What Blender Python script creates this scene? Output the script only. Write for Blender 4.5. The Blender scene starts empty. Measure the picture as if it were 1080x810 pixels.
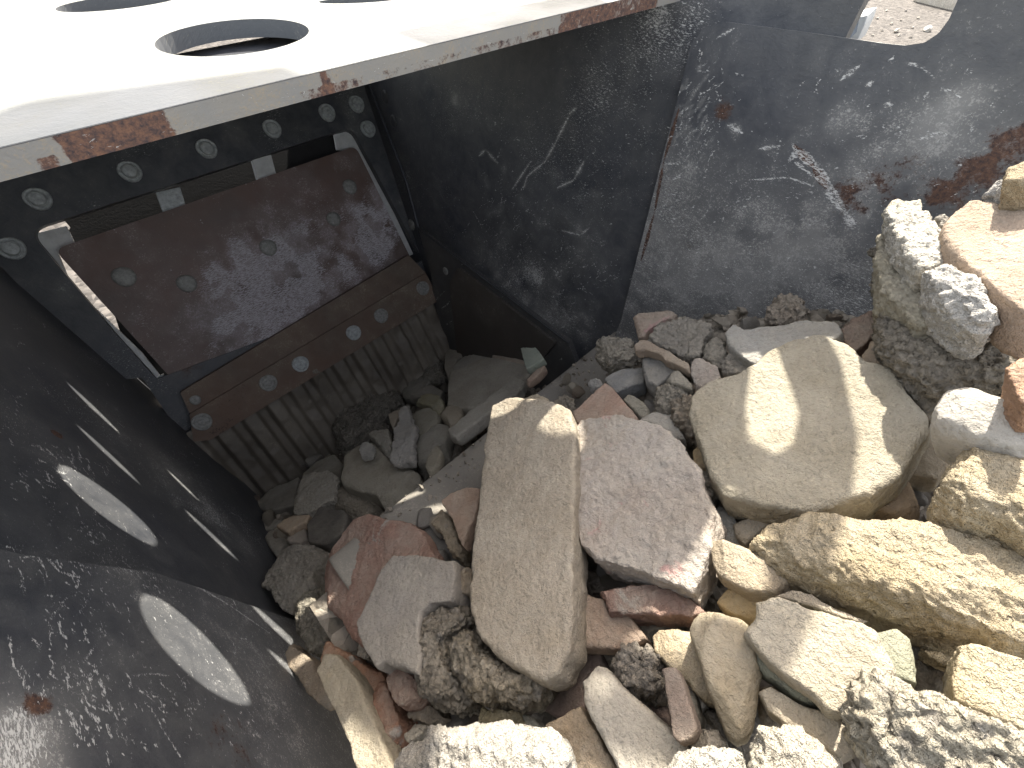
import bpy, bmesh, math, random
import numpy as np
from mathutils import Vector, Matrix
from mathutils.geometry import tessellate_polygon

# ------------------------------------------------------------------ camera, sky, sun, exposure
F = 461.0                                   # focal length in px of a 1080 px wide frame
AX = np.array([743, -555, 461.0]); AX /= np.linalg.norm(AX)
DN = np.array([7, 371, 461.0]); DN -= DN.dot(AX) * AX; DN /= np.linalg.norm(DN)
AN = -DN; AH = np.cross(AN, AX)
RW3 = np.array([AX, AH, AN])                # world axes: x across the jaw, y towards the jaw, z up

sc = bpy.context.scene
cam_d = bpy.data.cameras.new("camera"); cam = bpy.data.objects.new("camera", cam_d)
sc.collection.objects.link(cam); sc.camera = cam
cam_d.sensor_fit = 'HORIZONTAL'; cam_d.sensor_width = 36.0; cam_d.lens = 36.0 * F / 1080
cam_d.clip_start = 0.01; cam_d.clip_end = 500
cx = RW3 @ np.array([1, 0, 0]); cy = RW3 @ np.array([0, -1, 0]); cz = RW3 @ np.array([0, 0, -1])
cam.matrix_world = Matrix(((cx[0], cy[0], cz[0], 0), (cx[1], cy[1], cz[1], 0), (cx[2], cy[2], cz[2], 0), (0, 0, 0, 1)))

SUN = np.array([1, .65, 1.26]); SUN /= np.linalg.norm(SUN)
w = bpy.data.worlds.new("World"); sc.world = w; w.use_nodes = True
nt = w.node_tree; nt.nodes.clear()
wo = nt.nodes.new('ShaderNodeOutputWorld'); bg = nt.nodes.new('ShaderNodeBackground'); sky = nt.nodes.new('ShaderNodeTexSky')
sky.sky_type = 'NISHITA'; sky.sun_disc = False
sky.sun_elevation = math.asin(SUN[2]); sky.sun_rotation = math.atan2(SUN[0], SUN[1])
sky.dust_density = 2.0
bg.inputs[1].default_value = 0.15
hs = nt.nodes.new('ShaderNodeHueSaturation'); hs.inputs['Saturation'].default_value = .55; nt.links.new(sky.outputs[0], hs.inputs['Color'])
wm = nt.nodes.new('ShaderNodeMix'); wm.data_type = 'RGBA'; wm.blend_type = 'MULTIPLY'; wm.inputs[0].default_value = 1.0; wm.inputs[7].default_value = (1.10, 1.0, .88, 1)
nt.links.new(hs.outputs[0], wm.inputs[6]); nt.links.new(wm.outputs[2], bg.inputs[0]); nt.links.new(bg.outputs[0], wo.inputs[0])
sl = bpy.data.lights.new("sun", 'SUN'); sl.energy = 3.3; sl.angle = math.radians(0.55); sl.color = (1.0, 0.94, 0.84)
so = bpy.data.objects.new("sun", sl); sc.collection.objects.link(so)
so.rotation_euler = Vector(SUN).to_track_quat('Z', 'Y').to_euler()
sc.view_settings.view_transform = 'Standard'; sc.view_settings.look = 'None'
sc.view_settings.exposure = 1.95; sc.view_settings.gamma = 1.0; sc.view_settings.use_curve_mapping = False
sc.cycles.max_bounces = 8; sc.cycles.diffuse_bounces = 5

# ------------------------------------------------------------------ geometry helpers
def ray(px, py): return RW3 @ np.array([px - 540, py - 405, F])
def on(p, pl):
    n = np.array(pl[0], float); r = ray(*p); return r * (pl[1] / n.dot(r))
def nrm(v): v = np.array(v, float); return v / np.linalg.norm(v)
CA, SA = math.cos(.54), math.sin(.54)
def JAW(d): return ((0, CA, -SA), d)                   # planes parallel to the sloping jaw face
def LEFT(o=0.0): return ((1, 0, .15), -.225 + o)       # left wall, o = how far it stands inwards
def RIGHT(o=0.0): return ((1, 0, -.16), .57 - o)

rs = np.random.RandomState(7)
_perm = rs.permutation(4096).astype(np.int64); _val = rs.rand(4096)
def _h(i, j, k): return _perm[(_perm[(_perm[i & 4095] + j) & 4095] + k) & 4095]
def vnoise(p, s=0):
    p = np.asarray(p, float) + s * 17.31 + 1000
    i = np.floor(p).astype(np.int64); f = p - i; f = f * f * f * (f * (f * 6 - 15) + 10)
    r = 0
    for a in (0, 1):
        for b in (0, 1):
            for c in (0, 1):
                wgt = (f[:, 0] if a else 1 - f[:, 0]) * (f[:, 1] if b else 1 - f[:, 1]) * (f[:, 2] if c else 1 - f[:, 2])
                r = r + wgt * _val[_h(i[:, 0] + a, i[:, 1] + b, i[:, 2] + c)]
    return r * 2 - 1
def fbm(p, fr, octs=4, s=0, gain=.5):
    r = 0; a = 1.0; t = 0
    for o in range(octs):
        r = r + a * vnoise(p * fr, s + o * 3); t += a; a *= gain; fr *= 2.03
    return r / t
def cells(p, fr, s=0):
    q = p * fr + s * 9.7 + 500; i = np.floor(q).astype(np.int64); best = np.full(len(q), 9.0)
    for a in (-1, 0, 1):
        for b in (-1, 0, 1):
            for c in (-1, 0, 1):
                j = i + np.array([a, b, c]); h = _h(j[:, 0], j[:, 1], j[:, 2])
                o = np.stack([_val[h], _val[(h * 7 + 11) & 4095], _val[(h * 13 + 5) & 4095]], 1)
                d = ((j + o - q) ** 2).sum(1); best = np.minimum(best, d)
    return np.sqrt(best)

def link(name, me, mat, parent=None):
    o = bpy.data.objects.new(name, me); sc.collection.objects.link(o)
    if mat is not None and not me.materials: me.materials.append(mat)
    if parent is not None: o.parent = parent
    return o
def mesh(name, V, Fc, mat, parent=None, smooth=False):
    me = bpy.data.meshes.new(name); me.from_pydata([tuple(v) for v in V], [], [tuple(f) for f in Fc]); me.update()
    if smooth: me.polygons.foreach_set('use_smooth', [True] * len(me.polygons))
    return link(name, me, mat, parent)
def tag(o, label=None, cat=None, group=None, kind=None):
    if label: o['label'] = label
    if cat: o['category'] = cat
    if group: o['group'] = group
    if kind: o['kind'] = kind
    return o

# ------------------------------------------------------------------ materials
class NT:
    def __init__(s, name):
        s.m = bpy.data.materials.new(name); s.m.use_nodes = True; s.t = s.m.node_tree; s.t.nodes.clear()
        s.out = s.n('ShaderNodeOutputMaterial'); s.p = s.n('ShaderNodeBsdfPrincipled'); s.l(s.p.outputs[0], s.out.inputs[0])
    def n(s, k, **kw):
        x = s.t.nodes.new(k)
        for a, b in kw.items(): setattr(x, a, b)
        return x
    def l(s, a, b): s.t.links.new(a, b)
    def setv(s, sock, v):
        if hasattr(v, 'links') or hasattr(v, 'is_linked'): s.l(v, sock)
        else: sock.default_value = v if not isinstance(v, tuple) or len(v) != 3 else (*v, 1)
    def math(s, op, a, b=None, clamp=False):
        x = s.n('ShaderNodeMath', operation=op, use_clamp=clamp); s.setv(x.inputs[0], a)
        if b is not None: s.setv(x.inputs[1], b)
        return x.outputs[0]
    def mix(s, f, a, b, mode='MIX'):
        x = s.n('ShaderNodeMix', data_type='RGBA', blend_type=mode); s.setv(x.inputs[0], f); s.setv(x.inputs[6], a); s.setv(x.inputs[7], b)
        return x.outputs[2]
    def noise(s, vec, scale, det=4, rough=.55, dist=0.0):
        x = s.n('ShaderNodeTexNoise'); s.l(vec, x.inputs['Vector']); x.inputs['Scale'].default_value = scale
        x.inputs['Detail'].default_value = det; x.inputs['Roughness'].default_value = rough; x.inputs['Distortion'].default_value = dist
        return x.outputs[0]
    def ramp(s, v, lo, hi, a=0.0, b=1.0):
        x = s.n('ShaderNodeMapRange'); s.l(v, x.inputs[0])
        for i, q in enumerate((lo, hi, a, b)): s.setv(x.inputs[i + 1], q)
        return x.outputs[0]
    def voro(s, vec, scale, feat='F1'):
        x = s.n('ShaderNodeTexVoronoi', feature=feat); s.l(vec, x.inputs['Vector']); x.inputs['Scale'].default_value = scale
        return x
    def bump(s, h, dist, strength=1.0, prev=None):
        x = s.n('ShaderNodeBump'); s.l(h, x.inputs['Height']); x.inputs['Distance'].default_value = dist; x.inputs['Strength'].default_value = strength
        if prev is not None: s.l(prev, x.inputs['Normal'])
        return x.outputs[0]

def rock_material(name, sat2=(.8, .78, .74), grain=420, grain_amt=.35, patch=14, patch_c=None, patch_thr=.56, vein=0.0,
                  bump_d=.0012, bump_s=.6, pebble=0.0, stripes=0.0, dustc=(.50, .46, .38), dust=.35, rough=.9, spec=.25, pits=0.0):
    N = NT(name)
    tc = N.n('ShaderNodeTexCoord'); oi = N.n('ShaderNodeObjectInfo')
    off = N.math('MULTIPLY', oi.outputs['Random'], 37.0)
    vm = N.n('ShaderNodeVectorMath', operation='ADD'); N.l(tc.outputs['Object'], vm.inputs[0]); N.l(off, vm.inputs[1])
    P = vm.outputs[0]
    at = N.n('ShaderNodeAttribute', attribute_type='OBJECT', attribute_name='tint'); tint = at.outputs['Color']
    big = N.noise(P, patch, 5, .6, .4)
    mid = N.noise(P, 60, 5, .65)
    c = N.mix(N.ramp(big, .35, .65), tint, N.mix(1.0, tint, sat2, 'MULTIPLY'))
    c = N.mix(N.ramp(mid, .40, .72, 0, .45), c, N.mix(1.0, c, (1.35, 1.33, 1.28), 'MULTIPLY'))
    if patch_c: c = N.mix(N.ramp(N.noise(P, patch * 1.3, 6, .62, .8), patch_thr, patch_thr + .05), c, patch_c)
    if stripes:
        mp = N.n('ShaderNodeMapping'); N.l(P, mp.inputs[0]); mp.inputs['Scale'].default_value = (3, 60, 3); mp.inputs['Rotation'].default_value = (.3, .2, .5)
        c = N.mix(N.ramp(N.noise(mp.outputs[0], 2.2, 4, .6, .5), .40, .68, 0, stripes), c, N.mix(1.0, c, (.55, .5, .48), 'MULTIPLY'))
    g = N.noise(P, grain, 2, .8)
    c = N.mix(N.ramp(g, .30, .44, grain_amt, 0), c, N.mix(1.0, c, (.42, .40, .38), 'MULTIPLY'))
    c = N.mix(N.ramp(g, .60, .74, 0, grain_amt), c, N.mix(1.0, c, (1.7, 1.68, 1.62), 'MULTIPLY'))
    h = g
    if pebble:
        v = N.voro(P, 95); v2 = N.voro(P, 210)
        rc = N.n('ShaderNodeSeparateColor'); N.l(v.outputs['Color'], rc.inputs[0])
        c = N.mix(N.math('MULTIPLY', N.ramp(v.outputs['Distance'], .25, .45, 1, 0), N.ramp(rc.outputs[0], .55, .7, 0, pebble)), c,
                  N.mix(rc.outputs[1], (.16, .15, .14), (.42, .38, .32)))
        c = N.mix(N.ramp(v2.outputs['Distance'], .42, .62, 0, .45 * pebble), c, N.mix(1.0, c, (.45, .43, .40), 'MULTIPLY'))
        h = N.math('ADD', N.math('MULTIPLY', v2.outputs['Distance'], -.9), N.math('MULTIPLY', g, .6))
    if pits:
        v3 = N.voro(P, 130); pm = N.ramp(v3.outputs['Distance'], .12, .24, 1, 0)
        pm = N.math('MULTIPLY', pm, N.ramp(N.noise(P, 30, 2), .45, .6))
        c = N.mix(N.math('MULTIPLY', pm, pits), c, (.07, .06, .05)); h = N.math('SUBTRACT', h, pm)
    # loose dust lying on whatever faces up
    geo = N.n('ShaderNodeNewGeometry'); sx = N.n('ShaderNodeSeparateXYZ'); N.l(geo.outputs['Normal'], sx.inputs[0])
    dm = N.math('MULTIPLY', N.ramp(sx.outputs[2], .35, .95), N.ramp(N.noise(P, 26, 5, .7), .42, .62, 0, dust))
    c = N.mix(dm, c, dustc)
    c = N.mix(N.ramp(N.noise(P, 9, 6, .75, .6), .30, .70, .05, .38), c, (.37, .335, .27))
    # narrow pale edges where corners have been knocked off
    pe = N.ramp(geo.outputs['Pointiness'], .515, .56, 0, .45); c = N.mix(N.math('MULTIPLY', pe, N.ramp(mid, .4, .6)), c, N.mix(1.0, c, (1.5, 1.46, 1.4), 'MULTIPLY'))
    N.l(c, N.p.inputs['Base Color']); N.p.inputs['Roughness'].default_value = rough; N.p.inputs['Specular IOR Level'].default_value = spec
    b1 = N.bump(N.noise(P, 45, 7, .75), .009, .6)
    b2 = N.bump(N.noise(P, 200, 5, .8), .0032, min(1, bump_s * 1.1), b1)
    b3 = N.bump(h, bump_d * 1.8, min(1, bump_s * 1.4), b2)
    N.l(b3, N.p.inputs['Normal'])
    return N.m

MR = {
 'sand': rock_material('grainy_sandstone', grain=330, grain_amt=.5, bump_d=.0016, bump_s=.5),
 'smooth': rock_material('smooth_stone', grain=260, grain_amt=.35, bump_s=.5, bump_d=.0012, dust=.35),
 'conc': rock_material('grey_concrete', pebble=.35, grain_amt=.4, bump_s=.8, dust=.3),
 'aggr': rock_material('rough_aggregate_concrete', pebble=.9, grain_amt=.45, bump_d=.0025, bump_s=1.0, pits=.5, dust=.4),
 'plaster': rock_material('plastered_stone', sat2=(.86, .80, .76), patch=22, patch_c=(.50, .30, .28), patch_thr=.60, grain_amt=.25, bump_s=.6, dust=.3),
 'brick': rock_material('broken_brick', sat2=(.80, .70, .66), patch=16, patch_c=(.36, .32, .28), patch_thr=.62, grain=380, bump_s=.7),
 'lime': rock_material('yellow_limestone', sat2=(.86, .80, .68), patch=18, grain_amt=.3, bump_d=.0018, bump_s=.7, pits=.2, dust=.25),
 'tile': rock_material('striped_clay_tile', stripes=.75, grain_amt=.2, bump_s=.4),
 'white': rock_material('white_chalky_stone', sat2=(.84, .83, .82), grain_amt=.2, bump_d=.002, bump_s=.9, dust=.15),
 'tar': rock_material('dark_tarry_lump', pebble=.8, sat2=(1.6, 1.55, 1.5), bump_d=.003, bump_s=1.0, pits=.8, dust=.25),
 'slate': rock_material('dark_slate', sat2=(.7, .72, .75), grain_amt=.15, bump_s=.5, rough=.75, dust=.15),
 'yellowpatch': rock_material('white_stone_with_yellow_crust', sat2=(.95, .90, .78), patch=12, patch_c=(.50, .42, .18), patch_thr=.60, grain_amt=.25, bump_d=.002, bump_s=.9, dust=.1),
}

def steel(name, base=(.018, .022, .032), base2=(.035, .036, .040), rough=.42, chipc=(.62, .62, .60), dustc=(.34, .325, .29), metal=0.0,
          rustc=(.13, .065, .038), streak=(1, 3.2), chip_scale=210, chip_gain=1.0, rot=.6, fog=.35):
    N = NT(name)
    uv = N.n('ShaderNodeUVMap'); at = N.n('ShaderNodeAttribute', attribute_name='wear'); sp = N.n('ShaderNodeSeparateColor'); N.l(at.outputs['Color'], sp.inputs[0])
    dust, rust, chip = sp.outputs[0], sp.outputs[1], sp.outputs[2]
    P = uv.outputs[0]
    mp = N.n('ShaderNodeMapping'); N.l(P, mp.inputs[0]); mp.inputs['Rotation'].default_value = (0, 0, rot); mp.inputs['Scale'].default_value = (streak[0], streak[1], 1)
    mp2 = N.n('ShaderNodeMapping'); N.l(P, mp2.inputs[0]); mp2.inputs['Rotation'].default_value = (0, 0, rot + 1.1); mp2.inputs['Scale'].default_value = (streak[0] * 1.2, streak[1] * 1.5, 1)
    big = N.noise(P, 7, 4, .6, .3)
    c = N.mix(N.ramp(big, .35, .7), base, base2)
    # thin film of dust, mottled
    m1 = N.noise(P, 38, 6, .72, .5); m2 = N.noise(P, 240, 3, .8)
    film = N.math('MULTIPLY', N.ramp(m1, .30, .75), fog)
    dens = N.math('ADD', N.math('MULTIPLY', dust, 1.0), N.math('MULTIPLY', film, .35))
    m3 = N.noise(P, 620, 2, .75, .3)
    mx = N.math('ADD', N.math('ADD', N.math('MULTIPLY', m1, .34), N.math('MULTIPLY', m2, .33)), N.math('MULTIPLY', m3, .33))
    dd = N.math('MINIMUM', dust, 1.1)
    grit = N.ramp(mx, N.math('SUBTRACT', .585, N.math('MULTIPLY', dd, .13)), N.math('SUBTRACT', .66, N.math('MULTIPLY', dd, .10)))
    df = N.math('MAXIMUM', N.math('MULTIPLY', dens, .30), N.math('MULTIPLY', grit, N.math('MINIMUM', N.math('ADD', N.math('MULTIPLY', dust, 1.2), .22), .8)), clamp=True)
    c = N.mix(df, c, dustc)
    r1 = N.noise(P, 55, 6, .7)
    rm = N.ramp(N.math('ADD', rust, N.math('ADD', N.math('MULTIPLY', N.math('SUBTRACT', r1, .5), 1.2), N.math('MULTIPLY', N.math('SUBTRACT', m2, .5), 1.3))), .36, .62)
    rc = N.mix(N.ramp(m2, .35, .65), rustc, (rustc[0] * .25, rustc[1] * .35, rustc[2] * .6))
    c = N.mix(N.math('MULTIPLY', rm, N.math('GREATER_THAN', rust, .03)), c, rc)
    s1 = N.noise(mp.outputs[0], chip_scale, 4, .65, .6); s2 = N.noise(mp2.outputs[0], chip_scale * 1.2, 4, .65, .9)
    s = N.math('MAXIMUM', s1, s2)
    thr = N.math('SUBTRACT', .80, N.math('MULTIPLY', N.math('MINIMUM', chip, 1.15), .25 * chip_gain))
    cm = N.ramp(s, thr, N.math('ADD', thr, .035))
    c = N.mix(N.math('MULTIPLY', cm, .85), c, chipc)
    N.l(c, N.p.inputs['Base Color'])
    ro = N.ramp(df, 0, .6, rough, .85); N.l(N.math('MAXIMUM', ro, N.math('MULTIPLY', rm, .8)), N.p.inputs['Roughness'])
    N.p.inputs['Metallic'].default_value = metal; N.p.inputs['Specular IOR Level'].default_value = .5
    b = N.bump(N.noise(P, 30, 5, .6), .0015, .3); b = N.bump(N.math('ADD', N.math('MULTIPLY', cm, -.6), m2), .0006, .6, b)
    N.l(b, N.p.inputs['Normal'])
    return N.m
M_STEEL = steel('dark_blue_painted_steel', base=(.013, .018, .031), base2=(.028, .031, .037), fog=1.5, dustc=(.37, .365, .345))
M_STEEL2 = steel('dusty_dark_steel', base=(.030, .033, .040), base2=(.05, .05, .05), fog=.9)
M_BROWN = steel('brown_worn_steel', base=(.120, .062, .042), base2=(.080, .056, .044), chipc=(.60, .58, .62), dustc=(.46, .42, .43), streak=(1, 4.5), rot=-.95, chip_scale=130, chip_gain=1.0)
M_BAR = steel('rusty_clamp_steel', base=(.115, .060, .040), base2=(.085, .060, .046), rough=.6, dustc=(.32, .28, .22), fog=1.3)
M_JAW = steel('worn_manganese_steel', base=(.08, .068, .055), base2=(.20, .175, .14), rough=.5, fog=1.3, chipc=(.40, .37, .32), dustc=(.30, .27, .22), streak=(5, 1), rot=0)
M_DECK = steel('light_grey_deck_steel', base=(.23, .235, .23), base2=(.13, .14, .135), rough=.45, chipc=(.5, .5, .48), dustc=(.36, .35, .28), rustc=(.26, .10, .05))  # light grey base, mottled with dust
M_TRAY = steel('scoured_tray_steel', base=(.15, .14, .125), base2=(.21, .195, .16), rough=.8, fog=1.0, chipc=(.5, .48, .42), dustc=(.33, .30, .25), streak=(1, 6), rot=.1)
def simple(name, col, rough=.6, metal=0.0, nz=.3, scale=80):
    N = NT(name); tc = N.n('ShaderNodeTexCoord'); P = tc.outputs['Object']
    c = N.mix(N.ramp(N.noise(P, scale, 5, .7), .35, .65, 0, nz), col, tuple(x * .35 for x in col))
    N.l(c, N.p.inputs['Base Color']); N.p.inputs['Roughness'].default_value = rough; N.p.inputs['Metallic'].default_value = metal
    N.l(N.bump(N.noise(P, scale * 3, 4, .7), .001, .5), N.p.inputs['Normal']); return N.m
M_BOLT = simple('zinc_bolt_steel', (.50, .53, .53), .45, .25, .7, 160)
M_BOLTD = simple('dusty_bolt_steel', (.36, .36, .34), .6, .3, .7, 200)
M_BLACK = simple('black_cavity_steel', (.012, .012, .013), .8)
M_PALE = simple('pale_painted_bracket', (.62, .63, .62), .5, 0, .35, 60)
M_BLUE = simple('blue_painted_bracket', (.07, .10, .14), .6)
# ground outside
N = NT('sunlit_gravel'); tc = N.n('ShaderNodeTexCoord'); P = tc.outputs['Object']
v = N.voro(P, 22); rc = N.n('ShaderNodeSeparateColor'); N.l(v.outputs['Color'], rc.inputs[0])
c = N.mix(rc.outputs[0], (.035, .031, .028), (.15, .135, .12)); c = N.mix(N.ramp(N.noise(P, 3, 5), .4, .6, 0, .5), c, (.075, .067, .058))
N.l(c, N.p.inputs['Base Color']); N.p.inputs['Roughness'].default_value = .95
N.l(N.bump(N.math('MULTIPLY', v.outputs['Distance'], -1), .02, .8), N.p.inputs['Normal']); M_GROUND = N.m
N = NT('grit_and_dust'); tc = N.n('ShaderNodeTexCoord'); P = tc.outputs['Object']
v = N.voro(P, 75); rc = N.n('ShaderNodeSeparateColor'); N.l(v.outputs['Color'], rc.inputs[0])
c = N.mix(rc.outputs[0], (.13, .115, .09), (.36, .32, .26)); c = N.mix(N.ramp(N.noise(P, 40, 5), .45, .65, 0, .55), c, (.24, .20, .155))
N.l(c, N.p.inputs['Base Color']); N.p.inputs['Roughness'].default_value = .95
N.l(N.bump(N.math('MULTIPLY', v.outputs['Distance'], -1), .004, .9, N.bump(N.noise(P, 60, 5), .01, .7)), N.p.inputs['Normal']); M_GRIT = N.m

# ------------------------------------------------------------------ plates with painted wear
def basis(n, up=(0, 0, 1)):
    n = nrm(n); up = np.array(up, float)
    v = nrm(up - up.dot(n) * n); u = np.cross(v, n); return u, v, n
def round2(P, rad):
    P = [np.array(p[:2], float) for p in P]; out = []; n = len(P)
    for i in range(n):
        r = rad[i] if isinstance(rad, (list, tuple)) else rad
        a, b, c = P[i - 1], P[i], P[(i + 1) % n]
        if r <= 0: out.append(b); continue
        d1 = a - b; d2 = c - b; l1 = np.linalg.norm(d1); l2 = np.linalg.norm(d2)
        k = min(r, l1 * .45, l2 * .45); p0 = b + d1 / l1 * k; p1 = b + d2 / l2 * k
        for t in np.linspace(0, 1, 7): out.append((1 - t) ** 2 * p0 + 2 * t * (1 - t) * b + t * t * p1)
    return np.array(out)
def inside(Q, poly):
    x, y = Q[:, 0], Q[:, 1]; r = np.zeros(len(Q), bool); n = len(poly)
    for i in range(n):
        a, b = poly[i], poly[(i + 1) % n]
        if a[1] == b[1]: continue
        c = ((a[1] > y) != (b[1] > y)) & (x < (b[0] - a[0]) * (y - a[1]) / (b[1] - a[1]) + a[0]); r ^= c
    return r
def nearest(Q, polys):
    best = np.full(len(Q), 1e9); out = Q.copy()
    for poly in polys:
        for i in range(len(poly)):
            a, b = poly[i], poly[(i + 1) % len(poly)]; d = b - a; L = d.dot(d)
            if L < 1e-14: continue
            t = np.clip(((Q - a) @ d) / L, 0, 1); q = a + t[:, None] * d; dd = ((Q - q) ** 2).sum(1)
            m = dd < best; best[m] = dd[m]; out[m] = q[m]
    return out, np.sqrt(best)

class Plate:
    """A steel plate cut to an outline, front face meshed finely so that its wear can be painted on."""
    def __init__(s, plane, outline, holes=(), t=.01, res=.004, rad=0.0, up=(0, 0, 1), flip=False, curve=None):
        n = np.array(plane[0], float); L = np.linalg.norm(n); n = n / L; d = plane[1] / L
        if d > 0: n, d = -n, -d             # normal faces the camera
        if flip: n, d = -n, -d
        s.n = n; s.d = d; s.u, s.v, _ = basis(n, up); s.o = n * d
        s.plane = plane
        s.poly = round2([s.to2(p) for p in outline], rad)
        s.holes = [np.array([s.to2(p) for p in h]) for h in holes]
        s.t = t; s.res = res; s.curve = curve
        lo = s.poly.min(0); hi = s.poly.max(0); nx = int((hi[0] - lo[0]) / res) + 2; ny = int((hi[1] - lo[1]) / res) + 2
        gx = lo[0] + (np.arange(nx) - .5 + .25) * res; gy = lo[1] + (np.arange(ny) - .5 + .25) * res
        Gx, Gy = np.meshgrid(gx, gy); Q = np.stack([Gx.ravel(), Gy.ravel()], 1)
        ins = inside(Q, s.poly)
        for h in s.holes: ins &= ~inside(Q, h)
        I = ins.reshape(ny, nx); cell = I[:-1, :-1] | I[1:, :-1] | I[:-1, 1:] | I[1:, 1:]
        used = np.zeros((ny, nx), bool)
        for a in (0, 1):
            for b in (0, 1): used[a:ny - 1 + a, b:nx - 1 + b] |= cell
        mv = used.ravel() & ~ins
        if mv.any(): Q[mv], _ = nearest(Q[mv], [s.poly] + s.holes)
        idx = -np.ones(ny * nx, int); idx[used.ravel()] = np.arange(used.sum())
        s.Q = Q[used.ravel()]; jj, ii = np.nonzero(cell); k = jj * nx + ii
        s.F = np.stack([idx[k], idx[k + 1], idx[k + nx + 1], idx[k + nx]], 1)
        s.W = np.zeros((len(s.Q), 3))
        C3 = s.to3(s.Q) @ RW3; pxx = 540 + F * C3[:, 0] / np.maximum(C3[:, 2], 1e-3); pyy = 405 + F * C3[:, 1] / np.maximum(C3[:, 2], 1e-3)
        vis = np.nonzero((C3[:, 2] > .02) & (pxx > -60) & (pxx < 1140) & (pyy > -60) & (pyy < 870))[0]
        s.vi = vis[np.argsort(s.Q[vis, 0])]; s.vx = s.Q[s.vi, 0]
    def to2(s, p):
        p = on(p, s.plane) if len(p) == 2 else np.array(p, float)
        q = p - s.o; return np.array([q.dot(s.u), q.dot(s.v)])
    def to3(s, Q, dep=0.0):
        Q = np.atleast_2d(Q); P = s.o + Q[:, :1] * s.u + Q[:, 1:2] * s.v - s.n * dep
        if s.curve is not None: P = s.curve(P)
        return P
    def field(s, fr, octs=4, seed=0, lo=0, hi=1):
        q = np.concatenate([s.Q, np.full((len(s.Q), 1), seed * 3.1)], 1); return np.clip((fbm(q, fr, octs, seed) - lo) / (hi - lo), 0, 1)
    def blob(s, ch, p, r, amt, noise=.6, fr=25, stretch=None):
        c = s.to2(p); d = s.Q - c
        if stretch: a, k = stretch; R = np.array([[math.cos(a), math.sin(a)], [-math.sin(a), math.cos(a)]]); d = d @ R.T; d[:, 0] /= k
        g = np.exp(-(d ** 2).sum(1) / (r * r)); nf = fbm(np.concatenate([s.Q, np.full((len(s.Q), 1), ch * 5.)], 1), fr, 4, 3)
        s.W[:, ch] += amt * np.clip(g * (1 + noise * 2 * nf), 0, 2)
    def stroke(s, ch, pts, wd, amt=1.0, seed=0):
        P = [s.to2(p) for p in pts]
        for a, b in zip(P[:-1], P[1:]):
            lo = np.minimum(a, b) - wd * 3; hi = np.maximum(a, b) + wd * 3
            i0, i1 = np.searchsorted(s.vx, [lo[0], hi[0]]); m = s.vi[i0:i1]; yy = s.Q[m, 1]; m = m[(yy > lo[1]) & (yy < hi[1])]
            if not len(m): continue
            q = s.Q[m]; d = b - a; t = np.clip(((q - a) @ d) / (d.dot(d) + 1e-12), 0, 1); dist = np.linalg.norm(q - (a + t[:, None] * d), axis=1)
            ww = wd * (.45 + 1.1 * np.sin(math.pi * np.clip(t, .04, .96)))
            s.W[m, ch] = np.maximum(s.W[m, ch], amt * np.clip(1.4 - dist / ww, 0, 1))
    def scribble(s, ch, n, region, length, wd, ang, spread, amt, seed, centre=None, sig=None):
        r = np.random.RandomState(seed)
        x0, y0, x1, y1 = region
        for _ in range(n):
            if centre: px, py = r.normal(centre[0], sig[0]), r.normal(centre[1], sig[1])
            else: px, py = r.uniform(x0, x1), r.uniform(y0, y1)
            a = math.radians(r.normal(ang, spread)); L = length * r.lognormal(0, .5)
            dx, dy = math.cos(a) * L, -math.sin(a) * L; k = r.normal(0, .18) * L
            s.stroke(ch, [(px, py), (px + dx / 2 - dy / L * k, py + dy / 2 + dx / L * k), (px + dx, py + dy)], wd * r.uniform(.5, 1.4), amt * r.uniform(.5, 1.2))
    def build(s, name, mat, parent=None, edge_mat=None, edge_wear=(.3, .1, .6), relief=None):
        P = s.to3(s.Q)
        if relief is not None: P = P + s.n * relief(s.Q)[:, None]
        V = [P]; n0 = len(P); F4 = s.F.copy()
        e1 = s.Q[F4[:, 1]] - s.Q[F4[:, 0]]; e2 = s.Q[F4[:, 3]] - s.Q[F4[:, 0]]
        faces = F4.tolist(); uvs = [s.Q]; wear = [np.clip(s.W, 0, 1.6)]; matidx = [0] * len(faces); base = n0
        loops = [s.poly] + s.holes
        for lp in loops:                    # the cut edge
            m = len(lp); A = s.to3(lp, -.0); B = s.to3(lp, s.t); V += [A, B]; uvs += [lp, lp + .013]; wear += [np.tile(edge_wear, (2 * m, 1))]
            for i in range(m):
                j = (i + 1) % m; faces.append([base + i, base + j, base + m + j, base + m + i]); matidx.append(1)
            base += 2 * m
        allp = np.concatenate(loops); V.append(s.to3(allp, s.t)); uvs.append(allp); wear.append(np.tile((.2, 0, .1), (len(allp), 1)))
        for tri in tessellate_polygon([[Vector((*p, 0)) for p in lp] for lp in loops]):
            faces.append([base + k for k in tri]); matidx.append(0)
        me = bpy.data.meshes.new(name); me.from_pydata([tuple(v) for v in np.concatenate(V)], [], faces)
        me.materials.append(mat); me.materials.append(edge_mat or mat); me.polygons.foreach_set('material_index', matidx); me.update()
        UV = np.concatenate(uvs); WR = np.concatenate(wear); WR = np.concatenate([WR, np.ones((len(WR), 1))], 1)
        l = me.uv_layers.new(name='UVMap'); vi = np.empty(len(me.loops), int); me.loops.foreach_get('vertex_index', vi); l.data.foreach_set('uv', UV[vi].ravel())
        a = me.color_attributes.new('wear', 'FLOAT_COLOR', 'POINT'); a.data.foreach_set('color', WR.ravel())
        if relief is not None: me.polygons.foreach_set('use_smooth', [True] * len(me.polygons))
        o = bpy.data.objects.new(name, me); sc.collection.objects.link(o)
        if parent is not None: o.parent = parent
        return o

def circle_pts(c, r, z=None, n=40, k=1.0): return [(c[0] + r * math.cos(a), c[1] + r * k * math.sin(a), z) for a in np.linspace(0, 2 * math.pi, n, endpoint=False)]

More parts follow.
